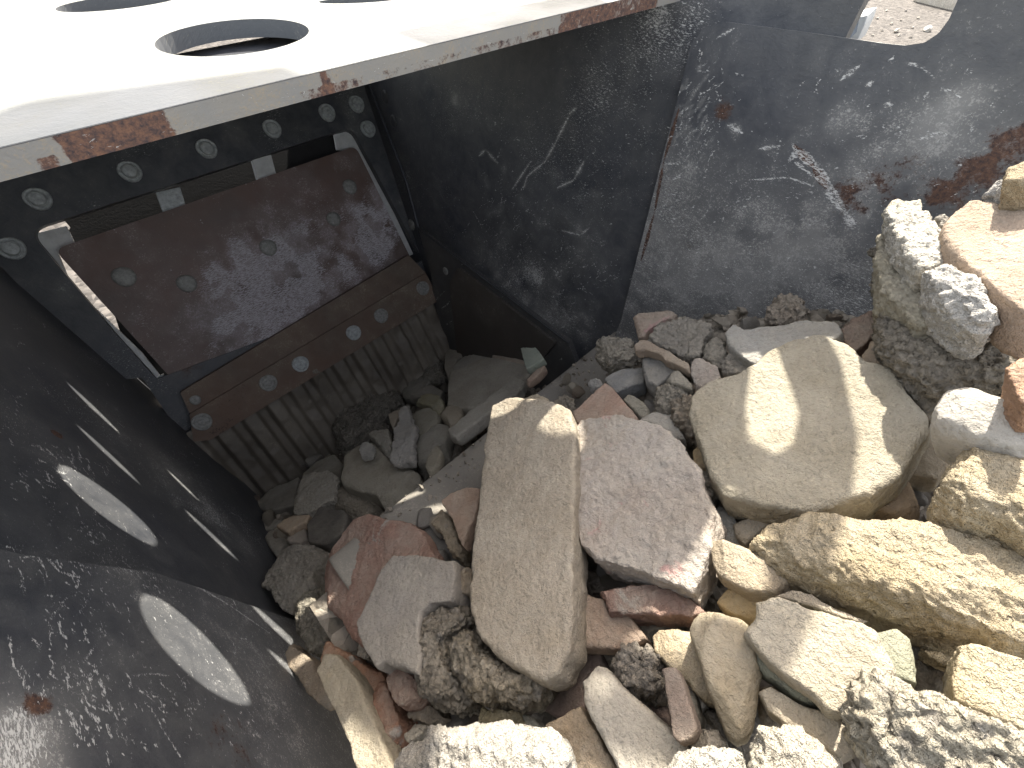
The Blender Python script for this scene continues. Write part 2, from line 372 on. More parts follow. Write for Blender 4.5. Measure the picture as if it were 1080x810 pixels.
def bolt(name, p, n, r, mat, parent, style='flange'):
    n = nrm(n); u, v, _ = basis(n, (0.1, .2, 1)); rings = {
      'flange': [(1.0, 0), (.98, .13), (.90, .20), (.76, .18), (.70, .12), (.64, .15), (.60, .36), (.50, .42), (0, .44)],
      'dome': [(1.0, 0), (.96, .08), (.84, .17), (.6, .23), (.32, .26), (0, .27)],
      'ring': [(1.0, 0), (.98, .10), (.9, .15), (.74, .14), (.66, .03), (.4, .03), (.3, .08), (0, .09)]}[style]
    V = []; Fs = []; S = 22; rr = random.Random(int(p[0] * 1e4)); a0 = rr.random() * 3
    for (k, h) in rings[:-1]:
        for i in range(S):
            a = a0 + 2 * math.pi * i / S; kk = k * (1 + .025 * math.sin(3 * a + rr.random() * .2))
            V.append(np.array(p) + r * (kk * math.cos(a) * u + kk * math.sin(a) * v + h * n))
    V.append(np.array(p) + r * rings[-1][1] * n)
    for q in range(len(rings) - 2):
        for i in range(S): j = (i + 1) % S; Fs.append((q * S + i, q * S + j, (q + 1) * S + j, (q + 1) * S + i))
    q = len(rings) - 2
    for i in range(S): Fs.append((q * S + i, q * S + (i + 1) % S, len(V) - 1))
    c = np.array(p); return mesh(name, V, Fs, mat, parent, smooth=(style == 'dome'))

def prism(name, pts3, ext, mat, parent=None, bev=.0):
    bm = bmesh.new(); vs = [bm.verts.new(p) for p in pts3]; f = bm.faces.new(vs)
    r = bmesh.ops.extrude_face_region(bm, geom=[f]); bmesh.ops.translate(bm, verts=[g for g in r['geom'] if isinstance(g, bmesh.types.BMVert)], vec=ext)
    bmesh.ops.recalc_face_normals(bm, faces=bm.faces)
    if bev: bmesh.ops.bevel(bm, geom=bm.edges[:], offset=bev, segments=2, affect='EDGES', profile=.6)
    me = bpy.data.meshes.new(name); bm.to_mesh(me); bm.free(); return link(name, me, mat, parent)

# ------------------------------------------------------------------ setting: ground outside the machine
GZ = -1.6
gr = mesh('ground', [(-200, -200, GZ), (200, -200, GZ), (200, 200, GZ), (-200, 200, GZ)], [(0, 1, 2, 3)], M_GROUND); tag(gr, kind='structure')

# ------------------------------------------------------------------ the crusher
crusher = bpy.data.objects.new('rock_crusher', None); sc.collection.objects.link(crusher)
tag(crusher, 'dark scratched steel jaw crusher with bolted jaw plates and a sunlit deck with round holes', 'rock crusher')

# deck (top plate with round holes) : horizontal, camera just above it
DZ = -.081
hole_spec = [((.128, .411), .050), ((.452, .362), .046), ((-.12, .80), .05)]  # the second is unseen, added to light the top of the upright block
sun_slot_spec = [((.143, .821), .036, .012), ((.134, .711), .040, .011), ((.254, .791), .028, .009), ((.258, .694), .040, .012), ((.276, .523), .042, .015), ((.256, .454), .036, .012), ((.400, .468), .024, .010), ((.410, .425), .022, .010)]  # unseen slots added to the deck to throw sun streaks and spots
def slot_pts(c, a, b, z, n=28):
    t0 = math.radians(-30); return [(c[0] + a * math.cos(t) * math.cos(t0) - b * math.sin(t) * math.sin(t0), c[1] + a * math.cos(t) * math.sin(t0) + b * math.sin(t) * math.cos(t0), z) for t in np.linspace(0, 2 * math.pi, n, endpoint=False)]
deck_out = [(-1.0, .298, DZ), (.525, .298, DZ), (.525, .33, DZ), (.60, .33, DZ), (.60, 1.13, DZ), (.30, 1.13, DZ), (-1.0, 1.13, DZ)]
deck = Plate(((0, 0, 1), DZ), deck_out, holes=[circle_pts(c, r, DZ) for c, r in hole_spec] + [circle_pts((.104, .590), .049, DZ, k=.66)] + [slot_pts(c, a, b, DZ) for c, a, b in sun_slot_spec], t=.0115, res=.004, up=(0, 1, 0))  # half-seen hole is flattened to narrow its sun spot
deck.n = np.array([0, 0, 1.]);
deck.W[:, 0] = .05 + .95 * deck.field(14, 5, 2, -.15, .45); deck.W[:, 2] = .25 * deck.field(6, 3, 5, 0, .5)
M_RIM = steel('blue_grey_cut_edge', base=(.07, .08, .10), base2=(.10, .11, .12), rough=.6)
deck.build('deck_plate', M_DECK, crusher, edge_mat=M_RIM, edge_wear=(.3, .0, .1))
# front edge face of the deck, painted separately: blue grey paint, rust where it has flaked
ed = Plate(((0, 1, 0), .2975), [(-1.0, .2975, DZ - .0002), (.526, .2975, DZ - .0002), (.526, .2975, DZ - .0122), (-1.0, .2975, DZ - .0122)], t=.002, res=.0012)
def ex(px): return ed.to2((px, 150 - .25 * px))[0]
ev = (ed.Q[:, 1] - ed.Q[:, 1].min()) / .012
for i in range(len(ed.Q)): pass
xr = ed.Q[:, 0]; nf = fbm(np.concatenate([ed.Q, ed.Q[:, :1] * 0], 1), 60, 4, 1)
def band(a, b, s=.004): lo, hi = sorted((ex(a), ex(b))); return np.clip((xr - lo) / s, 0, 1) * np.clip((hi - xr) / s, 0, 1)
ed.W[:, 1] = np.clip(.95 * band(45, 172) + .75 * band(330, 345) + .45 * band(300, 380) * (ev < .45) + .7 * band(10, 45) * (ev < .4) + .75 * (band(590, 700)) + .35 * band(395, 600) * (ev < .4), 0, 1) + .25 * nf
ed.W[:, 0] = .7 + .5 * nf; ed.W[:, 2] = .5
M_EDGE = steel('blue_grey_edge_paint', base=(.21, .22, .23), base2=(.27, .265, .25), rough=.6, rustc=(.21, .11, .07), dustc=(.34, .29, .22), chip_scale=120)
ed.build('deck_edge', M_EDGE, crusher)

st_ = Plate(((0, 0, 1), -.098), [(-.06, .335, -.098), (.20, .335, -.098), (.20, .475, -.098), (-.06, .475, -.098)], holes=[[(x, y, -.098) for x, y in [(0.1437, 0.3528), (0.1335, 0.3466), (0.1215, 0.3451), (0.1088, 0.3481), (0.0964, 0.355), (0.0855, 0.3653), (0.0767, 0.378), (0.0707, 0.3921), (0.0681, 0.4066), (0.0693, 0.4204), (0.0743, 0.4321), (0.083, 0.4405), (0.0947, 0.4446), (0.1085, 0.4434), (0.1228, 0.4368), (0.1359, 0.4254), (0.1462, 0.4105), (0.1525, 0.3938), (0.154, 0.3775), (0.1509, 0.3633)]]], t=.004, res=.01, up=(0, 1, 0))  # hidden plate added under the deck; its cut-out narrows the sun spot
st_.build('sun_spot_mask', M_STEEL, crusher)
# frame plate around the jaw opening
fr = Plate(JAW(1.0), [(-20, 150), (385, 60), (392, 96), (444, 275), (452, 292), (300, 330), (168, 402), (118, 400), (0, 275), (-60, 215)],
           holes=[], t=.018, res=.004)
op = round2([fr.to2(p) for p in [(30, 243), (371, 134), (446, 274), (300, 350), (165, 400), (120, 350)]], [.02, .02, 0, 0, 0, 0])
def to3l(pl, q): return [tuple(x) for x in pl.to3(q)]
fr = Plate(JAW(1.0), [(-20, 120), (392, 20), (394, 96), (449, 275), (470, 330), (205, 480), (150, 398), (118, 402), (0, 280), (-60, 215)],
           holes=[to3l(fr, op)], t=.018, res=.004, rad=0)
fr.W[:, 0] = .12 + .35 * fr.field(20, 4, 1, 0, .6); fr.W[:, 2] = .22 + .5 * fr.field(12, 3, 4, 0, .5)
fr.blob(1, (200, 385), .03, .5); fr.blob(1, (130, 330), .03, .3)
o_fr = fr.build('frame_plate', M_STEEL, crusher)
jn = -np.array(JAW(1)[0])
for p in [(12, 262), (40, 210), (137, 181), (218, 157), (287, 136), (345, 119), (376, 110), (388, 136)]:
    bolt('bolt', on(p, JAW(.999)), jn, .0165, M_BOLT, o_fr, 'flange')
# cavity behind the plate
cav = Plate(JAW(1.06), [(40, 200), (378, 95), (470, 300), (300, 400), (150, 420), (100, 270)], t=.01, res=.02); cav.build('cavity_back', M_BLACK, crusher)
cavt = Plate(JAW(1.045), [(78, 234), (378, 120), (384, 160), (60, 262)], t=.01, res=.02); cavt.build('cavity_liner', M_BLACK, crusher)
# pale brackets seen through the slot
def slab_on(name, pl, pts, t, mat, bev=.001):
    n = nrm(pl[0]); n = n if n.dot(ray(*pts[0])) > 0 else -n
    return prism(name, [on(p, pl) for p in pts], n * t, mat, crusher, bev)
slab_on('pale_bracket', JAW(1.022), [(33, 247), (70, 238), (82, 262), (62, 268), (75, 300), (150, 372), (196, 430), (186, 432), (120, 372)], .006, M_PALE)
slab_on('pale_bracket', JAW(1.022), [(352, 142), (372, 137), (386, 160), (436, 268), (428, 272), (372, 160), (355, 158)], .006, M_PALE)
slab_on('lug', JAW(1.012), [(266, 168), (286, 163), (292, 186), (272, 190)], .02, M_PALE)
slab_on('lug', JAW(1.012), [(164, 203), (190, 197), (196, 217), (172, 224)], .02, M_BOLT)
slab_on('lug', JAW(1.012), [(160, 402), (172, 395), (190, 418), (178, 425)], .02, M_BOLT)
# brown wear plate
wp = Plate(JAW(1.003), [(57, 263), (375, 154), (436, 278), (196, 416)], t=.014, res=.003, rad=[.015, .015, .0, .0])
wp.W[:, 2] = .20 + .25 * wp.field(10, 3, 2, 0, .5); wp.W[:, 0] = .16 + .4 * wp.field(25, 5, 6, -.1, .5)
for p, r, a in [((270, 300), .06, .75), ((320, 290), .07, .6), ((395, 225), .04, .9), ((300, 340), .07, .5), ((385, 260), .05, .7), ((230, 360), .05, .35), ((250, 290), .04, .5), ((160, 330), .06, .2), ((410, 245), .03, .7)]:
    wp.blob(0, p, r, a * 1.25, .9, 40, (-.95 + math.pi / 2, 1.8)); wp.blob(2, p, r, a * 1.2, .9, 30, (-.95 + math.pi / 2, 1.8))
wp.scribble(2, 220, (80, 190, 420, 380), 9, .0011, -55, 12, .9, 5)
o_wp = wp.build('wear_plate', M_BROWN, crusher)
for p, r in [((131, 292), .0165), ((197, 299), .0155), ((283, 261), .0155), ((352, 231), .0145), ((369, 197), .015)]:
    bolt('bolt', on(p, JAW(1.002)), jn, r, M_BOLTD, o_wp, 'dome')
# ledge and clamp bar with bolts
lg = Plate(((0, math.cos(.25), -math.sin(.25)), .955), [(189, 417), (432, 270), (449, 287), (200, 436)], t=.03, res=.004, rad=.003)
lg.W[:, 0] = .35 + .5 * lg.field(25, 4, 1, -.2, .4); lg.W[:, 2] = .3; lg.W[:, 1] = .3 * lg.field(18, 4, 4, -.2, .4)
br = Plate(JAW(.975), [(200, 437), (449, 288), (464, 316), (330, 398), (222, 464), (204, 466)], t=.03, res=.003, rad=.003)
br.W[:, 0] = .25 + .4 * br.field(30, 4, 1, -.2, .5); br.W[:, 2] = .25; br.W[:, 1] = .35 * br.field(18, 4, 4, -.3, .4)
br.blob(0, (430, 310), .06, .5)
lgp = Plate(JAW(.982), [(190, 414), (431, 269), (450, 289), (201, 438)], t=.02, res=.003, rad=.003)
lgp.W[:, 0] = .3 + .5 * lgp.field(25, 4, 1, -.2, .4); lgp.W[:, 2] = .3; lgp.W[:, 1] = .15
lgp.build('clamp_ledge', M_BAR, crusher); o_br = br.build('clamp_bar', M_BAR, crusher)
for p, m, st in [((213, 445), M_BOLTD, 'ring'), ((283, 404), M_BOLTD, 'ring'), ((317, 384), M_BOLT, 'ring'), ((373, 351), M_BOLT, 'ring'), ((402, 333), M_BOLTD, 'ring'), ((446, 304), M_BOLTD, 'ring')]:
    bolt('bolt', on(p, JAW(.9745)), jn, .0165, m, o_br, st)
bolt('bolt', on((206, 422), JAW(.981)), jn, .009, M_BOLTD, crusher, 'dome')
# ribbed jaw plate
jp = Plate(JAW(.995), [(196, 455), (462, 312), (492, 372), (520, 480), (300, 620), (262, 545)], t=.02, res=.0025)
def ribs(Q):
    s = (Q[:, 0] - Q[:, 0].min()) / .0500; ph = s - np.floor(s); tri = np.abs(ph - .5) * 2
    h = np.clip((tri - .25) / .3, 0, 1) * .017
    q3 = np.concatenate([Q, Q[:, :1] * 0], 1)
    return h * (.85 + .8 * fbm(q3, 11, 3, 1)) + .0035 * fbm(q3, 40, 4, 3)
hh = ribs(jp.Q) / .017
jp.W[:, 0] = .12 + .35 * jp.field(22, 4, 1, -.2, .5) + .35 * np.clip(hh, 0, 1) * jp.field(14, 3, 7, -.2, .4)
jp.W[:, 2] = .15 + .5 * np.clip(hh, 0, 1) * jp.field(9, 3, 9, -.2, .4)
jp.build('ribbed_jaw_plate', M_JAW, crusher, relief=ribs)
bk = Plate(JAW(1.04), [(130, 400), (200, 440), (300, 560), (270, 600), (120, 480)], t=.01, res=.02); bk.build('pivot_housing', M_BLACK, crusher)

# right cheek wall (crusher body) behind the hopper plate
def wall_pt(y, z, side='R', o=0.0):
    return (.57 - o + .16 * z, y, z) if side == 'R' else (-.225 + o - .15 * z, y, z)
cr = Plate(RIGHT(), [wall_pt(.142, -.075), wall_pt(.142, -1.05), wall_pt(1.25, -1.05), wall_pt(1.25, -.093), wall_pt(.31, -.093), wall_pt(.29, -.075)], t=.014, res=.0022)
cr.W[:, 0] = .10 + .30 * cr.field(9, 4, 2, 0, .6); cr.W[:, 2] = .36 + .3 * cr.field(10, 3, 3, 0, .5)
for p, r, a in [((560, 310), .07, .9), ((500, 290), .05, .5), ((600, 330), .06, .8), ((520, 270), .05, .6), ((560, 200), .05, .25), ((470, 200), .05, .2), ((620, 250), .05, .35), ((430, 190), .04, .25), ((700, 30), .04, .5), ((640, 90), .06, .2)]:
    cr.blob(0, p, r, a * .55, .9, 30); cr.blob(2, p, r, a * .55, .9, 20)
cr.scribble(2, 200, (400, 40, 700, 340), 6, .0009, 60, 40, .9, 11)
cr.scribble(2, 260, (0, 0, 0, 0), 6, .0009, 50, 45, 1.0, 12, (575, 290), (55, 45))
for s_ in [[(600, 122), (586, 150), (575, 170), (556, 186), (552, 200)], [(608, 114), (600, 120)], [(616, 170), (605, 190), (588, 198)], [(540, 200), (560, 170)], [(505, 165), (512, 158), (525, 172)], [(592, 243), (612, 248), (622, 240)], [(700, 2), (704, 14)]]:
    cr.stroke(2, s_, .0014, 1.2); cr.stroke(0, s_, .003, .8)
rq = np.random.RandomState(77)
for _ in range(26):
    c_ = (rq.normal(575, 60), rq.normal(250, 60)); cr.scribble(2, 14, (0, 0, 0, 0), 5, .0008, rq.uniform(20, 90), 25, 1.0, rq.randint(9999), c_, (rq.uniform(6, 14), rq.uniform(6, 14))); cr.blob(0, c_, .010, .3, .8, 60)
for _ in range(12):
    c_ = (rq.uniform(430, 700), rq.uniform(60, 200)); cr.scribble(2, 9, (0, 0, 0, 0), 5, .0007, 60, 25, .8, rq.randint(9999), c_, (9, 9))
cr.blob(0, (480, 105), .009, 1.3, .2)
o_cr = cr.build('side_wall', M_STEEL, crusher)
rn = np.array([-1, 0, .16])
for p in [(406, 102), (415, 128)]: bolt('bolt', on(p, RIGHT(.0005)), rn, .012, M_STEEL2, o_cr, 'dome')
bolt('bolt', on((434, 237), RIGHT(.001)), rn, .013, M_BOLTD, crusher, 'dome')
# triangular cheek liner low on that wall, weld bead along its edge
cl = Plate(RIGHT(.012), [(441, 241), (452, 250), (599, 361), (640, 470), (470, 470), (455, 290)], t=.0125, res=.003)
cl.W[:, 0] = .22 + .3 * cl.field(14, 4, 2, -.1, .5); cl.W[:, 2] = .25; cl.W[:, 1] = .22 * cl.field(14, 4, 5, -.2, .5)
cl.scribble(2, 60, (440, 260, 600, 380), 8, .001, 60, 30, 1.2, 14)
cl.build('cheek_liner', M_STEEL2, crusher)
bolt('bolt', on((470, 286), RIGHT(.0125)), rn, .009, M_BOLTD, crusher, 'dome')
cl2 = Plate(RIGHT(.020), [(482, 282), (586, 362), (574, 376), (545, 400), (485, 400), (474, 300)], t=.008, res=.003, rad=.01)
cl2.W[:, 0] = .18 + .3 * cl2.field(14, 4, 8, -.1, .5); cl2.W[:, 2] = .25; cl2.W[:, 1] = .25 * cl2.field(14, 4, 5, -.2, .5)
M_LIN = steel('brown_black_liner_steel', base=(.05, .040, .034), base2=(.04, .038, .036), rough=.5, dustc=(.27, .25, .22))
cl2.build('inner_liner', M_LIN, crusher)
def bead(name, pts, r, mat, parent, seed=0):
    r_ = random.Random(seed); V = []; Fs = []; S = 7; pts = [np.array(p) for p in pts]; path = []
    for a, b in zip(pts[:-1], pts[1:]):
        n = max(2, int(np.linalg.norm(b - a) / (r * .9))); path += [a + (b - a) * i / n for i in range(n)]
    path.append(pts[-1])
    for i, p in enumerate(path):
        d = nrm(path[min(i + 1, len(path) - 1)] - path[max(i - 1, 0)]); u = nrm(np.cross(d, (.3, .2, 1))); v = np.cross(d, u); k = r * (1 + (.22 if i % 2 else -.12) + r_.uniform(-.15, .15))
        for q in range(S): a = 2 * math.pi * q / S; V.append(p + k * (math.cos(a) * u + math.sin(a) * v))
    for i in range(len(path) - 1):
        for q in range(S): Fs.append((i * S + q, i * S + (q + 1) % S, (i + 1) * S + (q + 1) % S, (i + 1) * S + q))
    return mesh(name, V, Fs, mat, parent, True)
bead('weld_bead', [on(p, RIGHT(.013)) for p in [(441, 241), (520, 301), (600, 362)]], .0028, M_STEEL2, crusher, 3)
bead('weld_bead', [on(p, RIGHT(.001)) for p in [(390, 90), (428, 190), (447, 262)]], .0035, M_STEEL, crusher, 4)

# right hopper plate with the rounded notch
HO = .013
hp_px = [(655, 338), (722, 75), (729, 46), (742, 30), (765, 23), (850, 34), (930, 45.5), (955, 48), (975, 45), (990, 35), (1001, 20), (1010, 0), (1014, -14)]
lowz = -.75; p0 = on((655, 338), RIGHT(HO)); yb = p0[1]
hp = Plate(RIGHT(HO), [(yb, 0, 0)] and [wall_pt(.262, lowz, 'R', HO)] + [on(p, RIGHT(HO)) for p in hp_px] +
           [wall_pt(.055, -.052, 'R', HO), wall_pt(-.35, -.052, 'R', HO), wall_pt(-.35, lowz, 'R', HO)], t=.0125, res=.0013)
hp.W[:, 0] = .16 + .22 * hp.field(9, 4, 2, -.2, .6); hp.W[:, 2] = .22 + .25 * hp.field(10, 3, 3, 0, .5)
low = np.clip((-.17 - hp.to3(hp.Q)[:, 2]) / .14, 0, 1)      # the lower part is rubbed by the rubble
hp.W[:, 0] += low * (.40 + .25 * hp.field(20, 4, 6, -.3, .4)); hp.W[:, 2] += low * .45
for p, r, a in [((700, 190), .035, .5), ((690, 260), .03, .6), ((880, 250), .06, .5), ((760, 300), .07, .5), ((950, 190), .05, .3), ((1010, 150), .05, .3)]: hp.blob(0, p, r, a, .8, 30)
for p, r, a in [((762, 118), .012, .5), ((952, 178), .03, .22), ((1050, 172), .016, .6), ((1005, 205), .016, .5), ((1078, 150), .014, .5), ((765, 170), .014, .4), ((905, 215), .03, .4), ((725, 250), .03, .3)]: hp.blob(1, p, r, a, .7, 40)
for p in [(888, 128), (1012, 108), (978, 135)]: hp.blob(0, p, .016, .7, .2)
hp.scribble(2, 60, (740, 60, 1000, 160), 6, .0007, 45, 35, 1.0, 21)
hp.scribble(2, 260, (690, 130, 1080, 260), 5, .0007, 55, 40, .9, 22)
hp.scribble(2, 260, (660, 220, 940, 340), 5, .0007, 50, 60, .8, 23)
hp.scribble(2, 170, (0, 0, 0, 0), 7, .0008, 62, 18, 1.1, 24, (728, 135), (14, 38))
hp.scribble(0, 60, (0, 0, 0, 0), 12, .0020, 64, 12, .8, 25, (722, 140), (12, 40))
rq = np.random.RandomState(78)
for _ in range(46):
    c_ = (rq.uniform(690, 1070), rq.normal(190, 45)); hp.scribble(2, 13, (0, 0, 0, 0), 4.5, .0007, rq.uniform(20, 90), 30, 1.0, rq.randint(9999), c_, (rq.uniform(5, 14), rq.uniform(4, 10)))
for _ in range(60):
    c_ = (rq.uniform(665, 930), rq.normal(285, 32)); hp.scribble(2, 9, (0, 0, 0, 0), 4, .0007, rq.uniform(0, 180), 50, .9, rq.randint(9999), c_, (9, 7)); hp.blob(0, c_, .012, .25, .9, 60)
for s_, wd in [([(836, 152), (845, 168), (858, 176), (870, 186)], .003), ([(838, 170), (850, 180), (880, 200)], .0025), ([(832, 170), (842, 158), (860, 172), (876, 196), (884, 212)], .004), ([(870, 196), (892, 225), (900, 240)], .006),
               ([(955, 66), (972, 70), (985, 82)], .0012), ([(992, 93), (1005, 97), (1016, 104)], .0012), ([(887, 84), (906, 70)], .003), ([(892, 80), (908, 68)], .0015), ([(756, 40), (774, 30)], .0018), ([(914, 90), (921, 86)], .003),
               ([(932, 110), (941, 110)], .003), ([(975, 105), (978, 98)], .003), ([(800, 157), (822, 154)], .0022), ([(768, 132), (783, 140)], .004), ([(970, 147), (995, 139)], .0025), ([(700, 173), (720, 172)], .0015), ([(790, 190), (830, 187), (858, 196)], .0015)]:
    hp.stroke(2, s_, wd * .7, 1.3); hp.stroke(0, s_, wd * 1.2, .6)
hp.stroke(1, [(838, 154), (858, 176), (872, 198)], .0028, .9)
hp.stroke(1, [(716, 115), (700, 170), (690, 225), (676, 275)], .0020, .75); hp.stroke(1, [(1085, 135), (1050, 165), (1010, 195), (985, 210)], .012, .7)
# rubbed bright top rim
hp.build('hopper_plate', M_STEEL, crusher, edge_mat=M_DECK, edge_wear=(.3, .1, .4))
# unseen plate added above the notch; its cut-outs shape sun and shade on rubble
def rr_(c, hw, hh2, r=None, n=10, o=0.0):
    r = r or hw; pts = []
    for qx, qy, a0 in ((1, 1, 0), (-1, 1, 90), (-1, -1, 180), (1, -1, 270)):
        for a in np.linspace(a0, a0 + 90, n): pts.append(wall_pt(c[0] + qx * (hw - r) + r * math.cos(math.radians(a)), c[1] + qy * (hh2 - r) + r * math.sin(math.radians(a)), 'R', o))
    return pts
OCCLUDER_OUT = [(.148, -.045), (.36, -.045), (.64, .495), (.53, .505), (.53, .65), (.70, .655), (.83, .84), (.83, 1.1), (.60, 1.1), (.60, .70), (.50, .70), (.50, .50), (.42, .48), (.36, .47), (.33, .465), (.29, .452), (.25, .372), (.208, .275), (.19, .235), (.166, .16), (.150, .06)]
OCCLUDER_HOLES = [[(.180, -.030), (.187, .11), (.205, .165), (.222, .182), (.238, .165), (.232, .12), (.215, .05), (.205, -.030)],
              [(.252, .20), (.266, .20), (.280, .26), (.300, .30), (.345, .335), (.345, .385), (.27, .380), (.248, .29)],
              [(.365, .42), (.39, .415), (.388, .45), (.367, .455)], [(.42 + .040 * math.cos(t), .165 + .055 * math.sin(t)) for t in np.linspace(0, 2 * math.pi, 24, endpoint=False)]]
wg = Plate(RIGHT(-.02), [wall_pt(y, z, 'R', -.02) for y, z in OCCLUDER_OUT], holes=[[wall_pt(y, z, 'R', -.02) for y, z in h] for h in OCCLUDER_HOLES], t=.01, res=.01)
wg.build('sun_occluder', M_STEEL, crusher)

# left walls
llw = Plate(LEFT(), [wall_pt(.30, -.094, 'L'), wall_pt(1.0, -.094, 'L'), wall_pt(1.0, -1.15, 'L'), wall_pt(.22, -1.15, 'L')], t=.014, res=.0022)
llw.W[:, 0] = .22 + .3 * llw.field(14, 4, 2, 0, .6); llw.W[:, 2] = .35 + .3 * llw.field(10, 3, 3, 0, .5)
for p, r, a in [((190, 510), .07, .6), ((240, 560), .07, .7), ((130, 460), .06, .35), ((60, 480), .03, .5), ((100, 380), .03, .3)]: llw.blob(0, p, r, a * .6, .8, 25); llw.blob(2, p, r, a * .4, .8, 25)
for p, r, a in [((60, 458), .006, 1.2), ((85, 355), .03, .4), ((70, 330), .02, .3)]: llw.blob(1, p, r, a, .4)
llw.scribble(2, 90, (0, 0, 0, 0), 10, .0011, -42, 14, 1.1, 31, (55, 490), (22, 12))
llw.scribble(2, 160, (20, 330, 260, 600), 7, .0009, -50, 18, .9, 32)
rq = np.random.RandomState(79)
for _ in range(40):
    c_ = (rq.uniform(0, 250), rq.uniform(340, 600)); llw.scribble(2, 12, (0, 0, 0, 0), 6, .0008, rq.uniform(-70, -20), 25, 1.0, rq.randint(9999), c_, (rq.uniform(6, 14), rq.uniform(6, 14)))
llw.build('side_wall', M_STEEL, crusher)
hl_px = [(0, 515), (90, 556), (180, 600), (240, 635), (290, 672)]
pl = on((90, 555), LEFT(.013))
hl = Plate(LEFT(.013), [wall_pt(.312, -.05, 'L', .013), wall_pt(.300, -.30, 'L', .013), wall_pt(.315, -.42, 'L', .013), wall_pt(.30, -.55, 'L', .013), wall_pt(.25, -1.0, 'L', .013), wall_pt(-.3, -1.0, 'L', .013), wall_pt(-.3, -.05, 'L', .013)], t=.0125, res=.0014)
hl.W[:, 0] = .16 + .3 * hl.field(8, 4, 2, 0, .6); hl.W[:, 2] = .25 + .3 * hl.field(8, 3, 3, 0, .5)
lowl = np.clip((-.36 - hl.to3(hl.Q)[:, 2]) / .13, 0, 1); hl.W[:, 0] += lowl * .45; hl.W[:, 2] += lowl * .35; hl.W[:, 1] += lowl * .12
for p, r, a in [((12, 775), .022, 1.0), ((20, 800), .02, .8), ((130, 590), .05, .4), ((40, 560), .03, .4), ((90, 720), .03, .3)]: hl.blob(0, p, r, a, .7, 20); hl.blob(2, p, r, a * .7, .8, 25)
hl.blob(1, (40, 745), .008, .8); hl.blob(1, (240, 780), .03, .3)
hl.scribble(2, 60, (0, 0, 0, 0), 14, .0010, -60, 25, 1.1, 41, (60, 640), (35, 50))
hl.scribble(2, 60, (0, 0, 0, 0), 14, .0012, -70, 15, 1.1, 42, (100, 740), (20, 40))
hl.scribble(2, 200, (60, 560, 340, 800), 7, .0009, -50, 25, .9, 43)
hl.scribble(2, 30, (0, 520, 80, 600), 18, .0010, -65, 10, 1.0, 44)
for s_ in [[(8, 660), (14, 700), (30, 730)], [(155, 740), (175, 775), (195, 805)], [(103, 678), (84, 704)], [(30, 540), (34, 575)]]: hl.stroke(2, s_, .0009, 1.1)
for _ in range(40):
    c_ = (rq.uniform(30, 300), rq.uniform(560, 800)); hl.scribble(2, 12, (0, 0, 0, 0), 6, .0008, rq.uniform(-80, -20), 25, 1.0, rq.randint(9999), c_, (rq.uniform(6, 16), rq.uniform(6, 16)))
hl.stroke(0, [(0, 517), (90, 558), (180, 602), (240, 637)], .0035, 1.0); hl.stroke(2, [(0, 517), (90, 558), (180, 602), (240, 637), (285, 668)], .0016, 1.1)
hl.build('hopper_plate', M_STEEL, crusher)

# feed tray with its rolled lip
prof = [(.235, -1.0), (.250, -.60), (.262, -.53), (.2635, -.512), (.259, -.502), (.248, -.4965), (.225, -.4935), (.15, -.490), (0, -.485), (-.8, -.47)]
xs = np.linspace(-.035, .53, 120); V = []; UVt = []
pp = []
for (a, b) in zip(prof[:-1], prof[1:]):
    n = max(1, int(math.dist(a, b) / .006)); pp += [(a[0] + (b[0] - a[0]) * i / n, a[1] + (b[1] - a[1]) * i / n) for i in range(n)]
pp.append(prof[-1]); arc = np.cumsum([0] + [math.dist(a, b) for a, b in zip(pp[:-1], pp[1:])])
for k, (y, z) in enumerate(pp):
    for x in xs: V.append((x, y, z + .0012 * math.sin(x * 31) - .02 * max(0, .03 - x))); UVt.append((x, arc[k]))
nx = len(xs); Ft = [(k * nx + i, k * nx + i + 1, (k + 1) * nx + i + 1, (k + 1) * nx + i) for k in range(len(pp) - 1) for i in range(nx - 1)]
tray = mesh('feed_tray', V, Ft, M_TRAY, crusher, True)
me = tray.data; UVt = np.array(UVt); l = me.uv_layers.new(name='UVMap'); vi = np.empty(len(me.loops), int); me.loops.foreach_get('vertex_index', vi); l.data.foreach_set('uv', UVt[vi].ravel())
q3 = np.concatenate([UVt, UVt[:, :1] * 0], 1); WR = np.zeros((len(V), 4)); WR[:, 3] = 1
WR[:, 0] = .75 + .6 * np.clip(fbm(q3, 18, 4, 2) * 1.5, -.5, 1); WR[:, 2] = .3 + .4 * np.clip(fbm(q3, 12, 4, 5), 0, 1)
a = me.color_attributes.new('wear', 'FLOAT_COLOR', 'POINT'); a.data.foreach_set('color', WR.ravel())
m_ = tray.modifiers.new('solid', 'SOLIDIFY'); m_.thickness = .008; m_.offset = 1
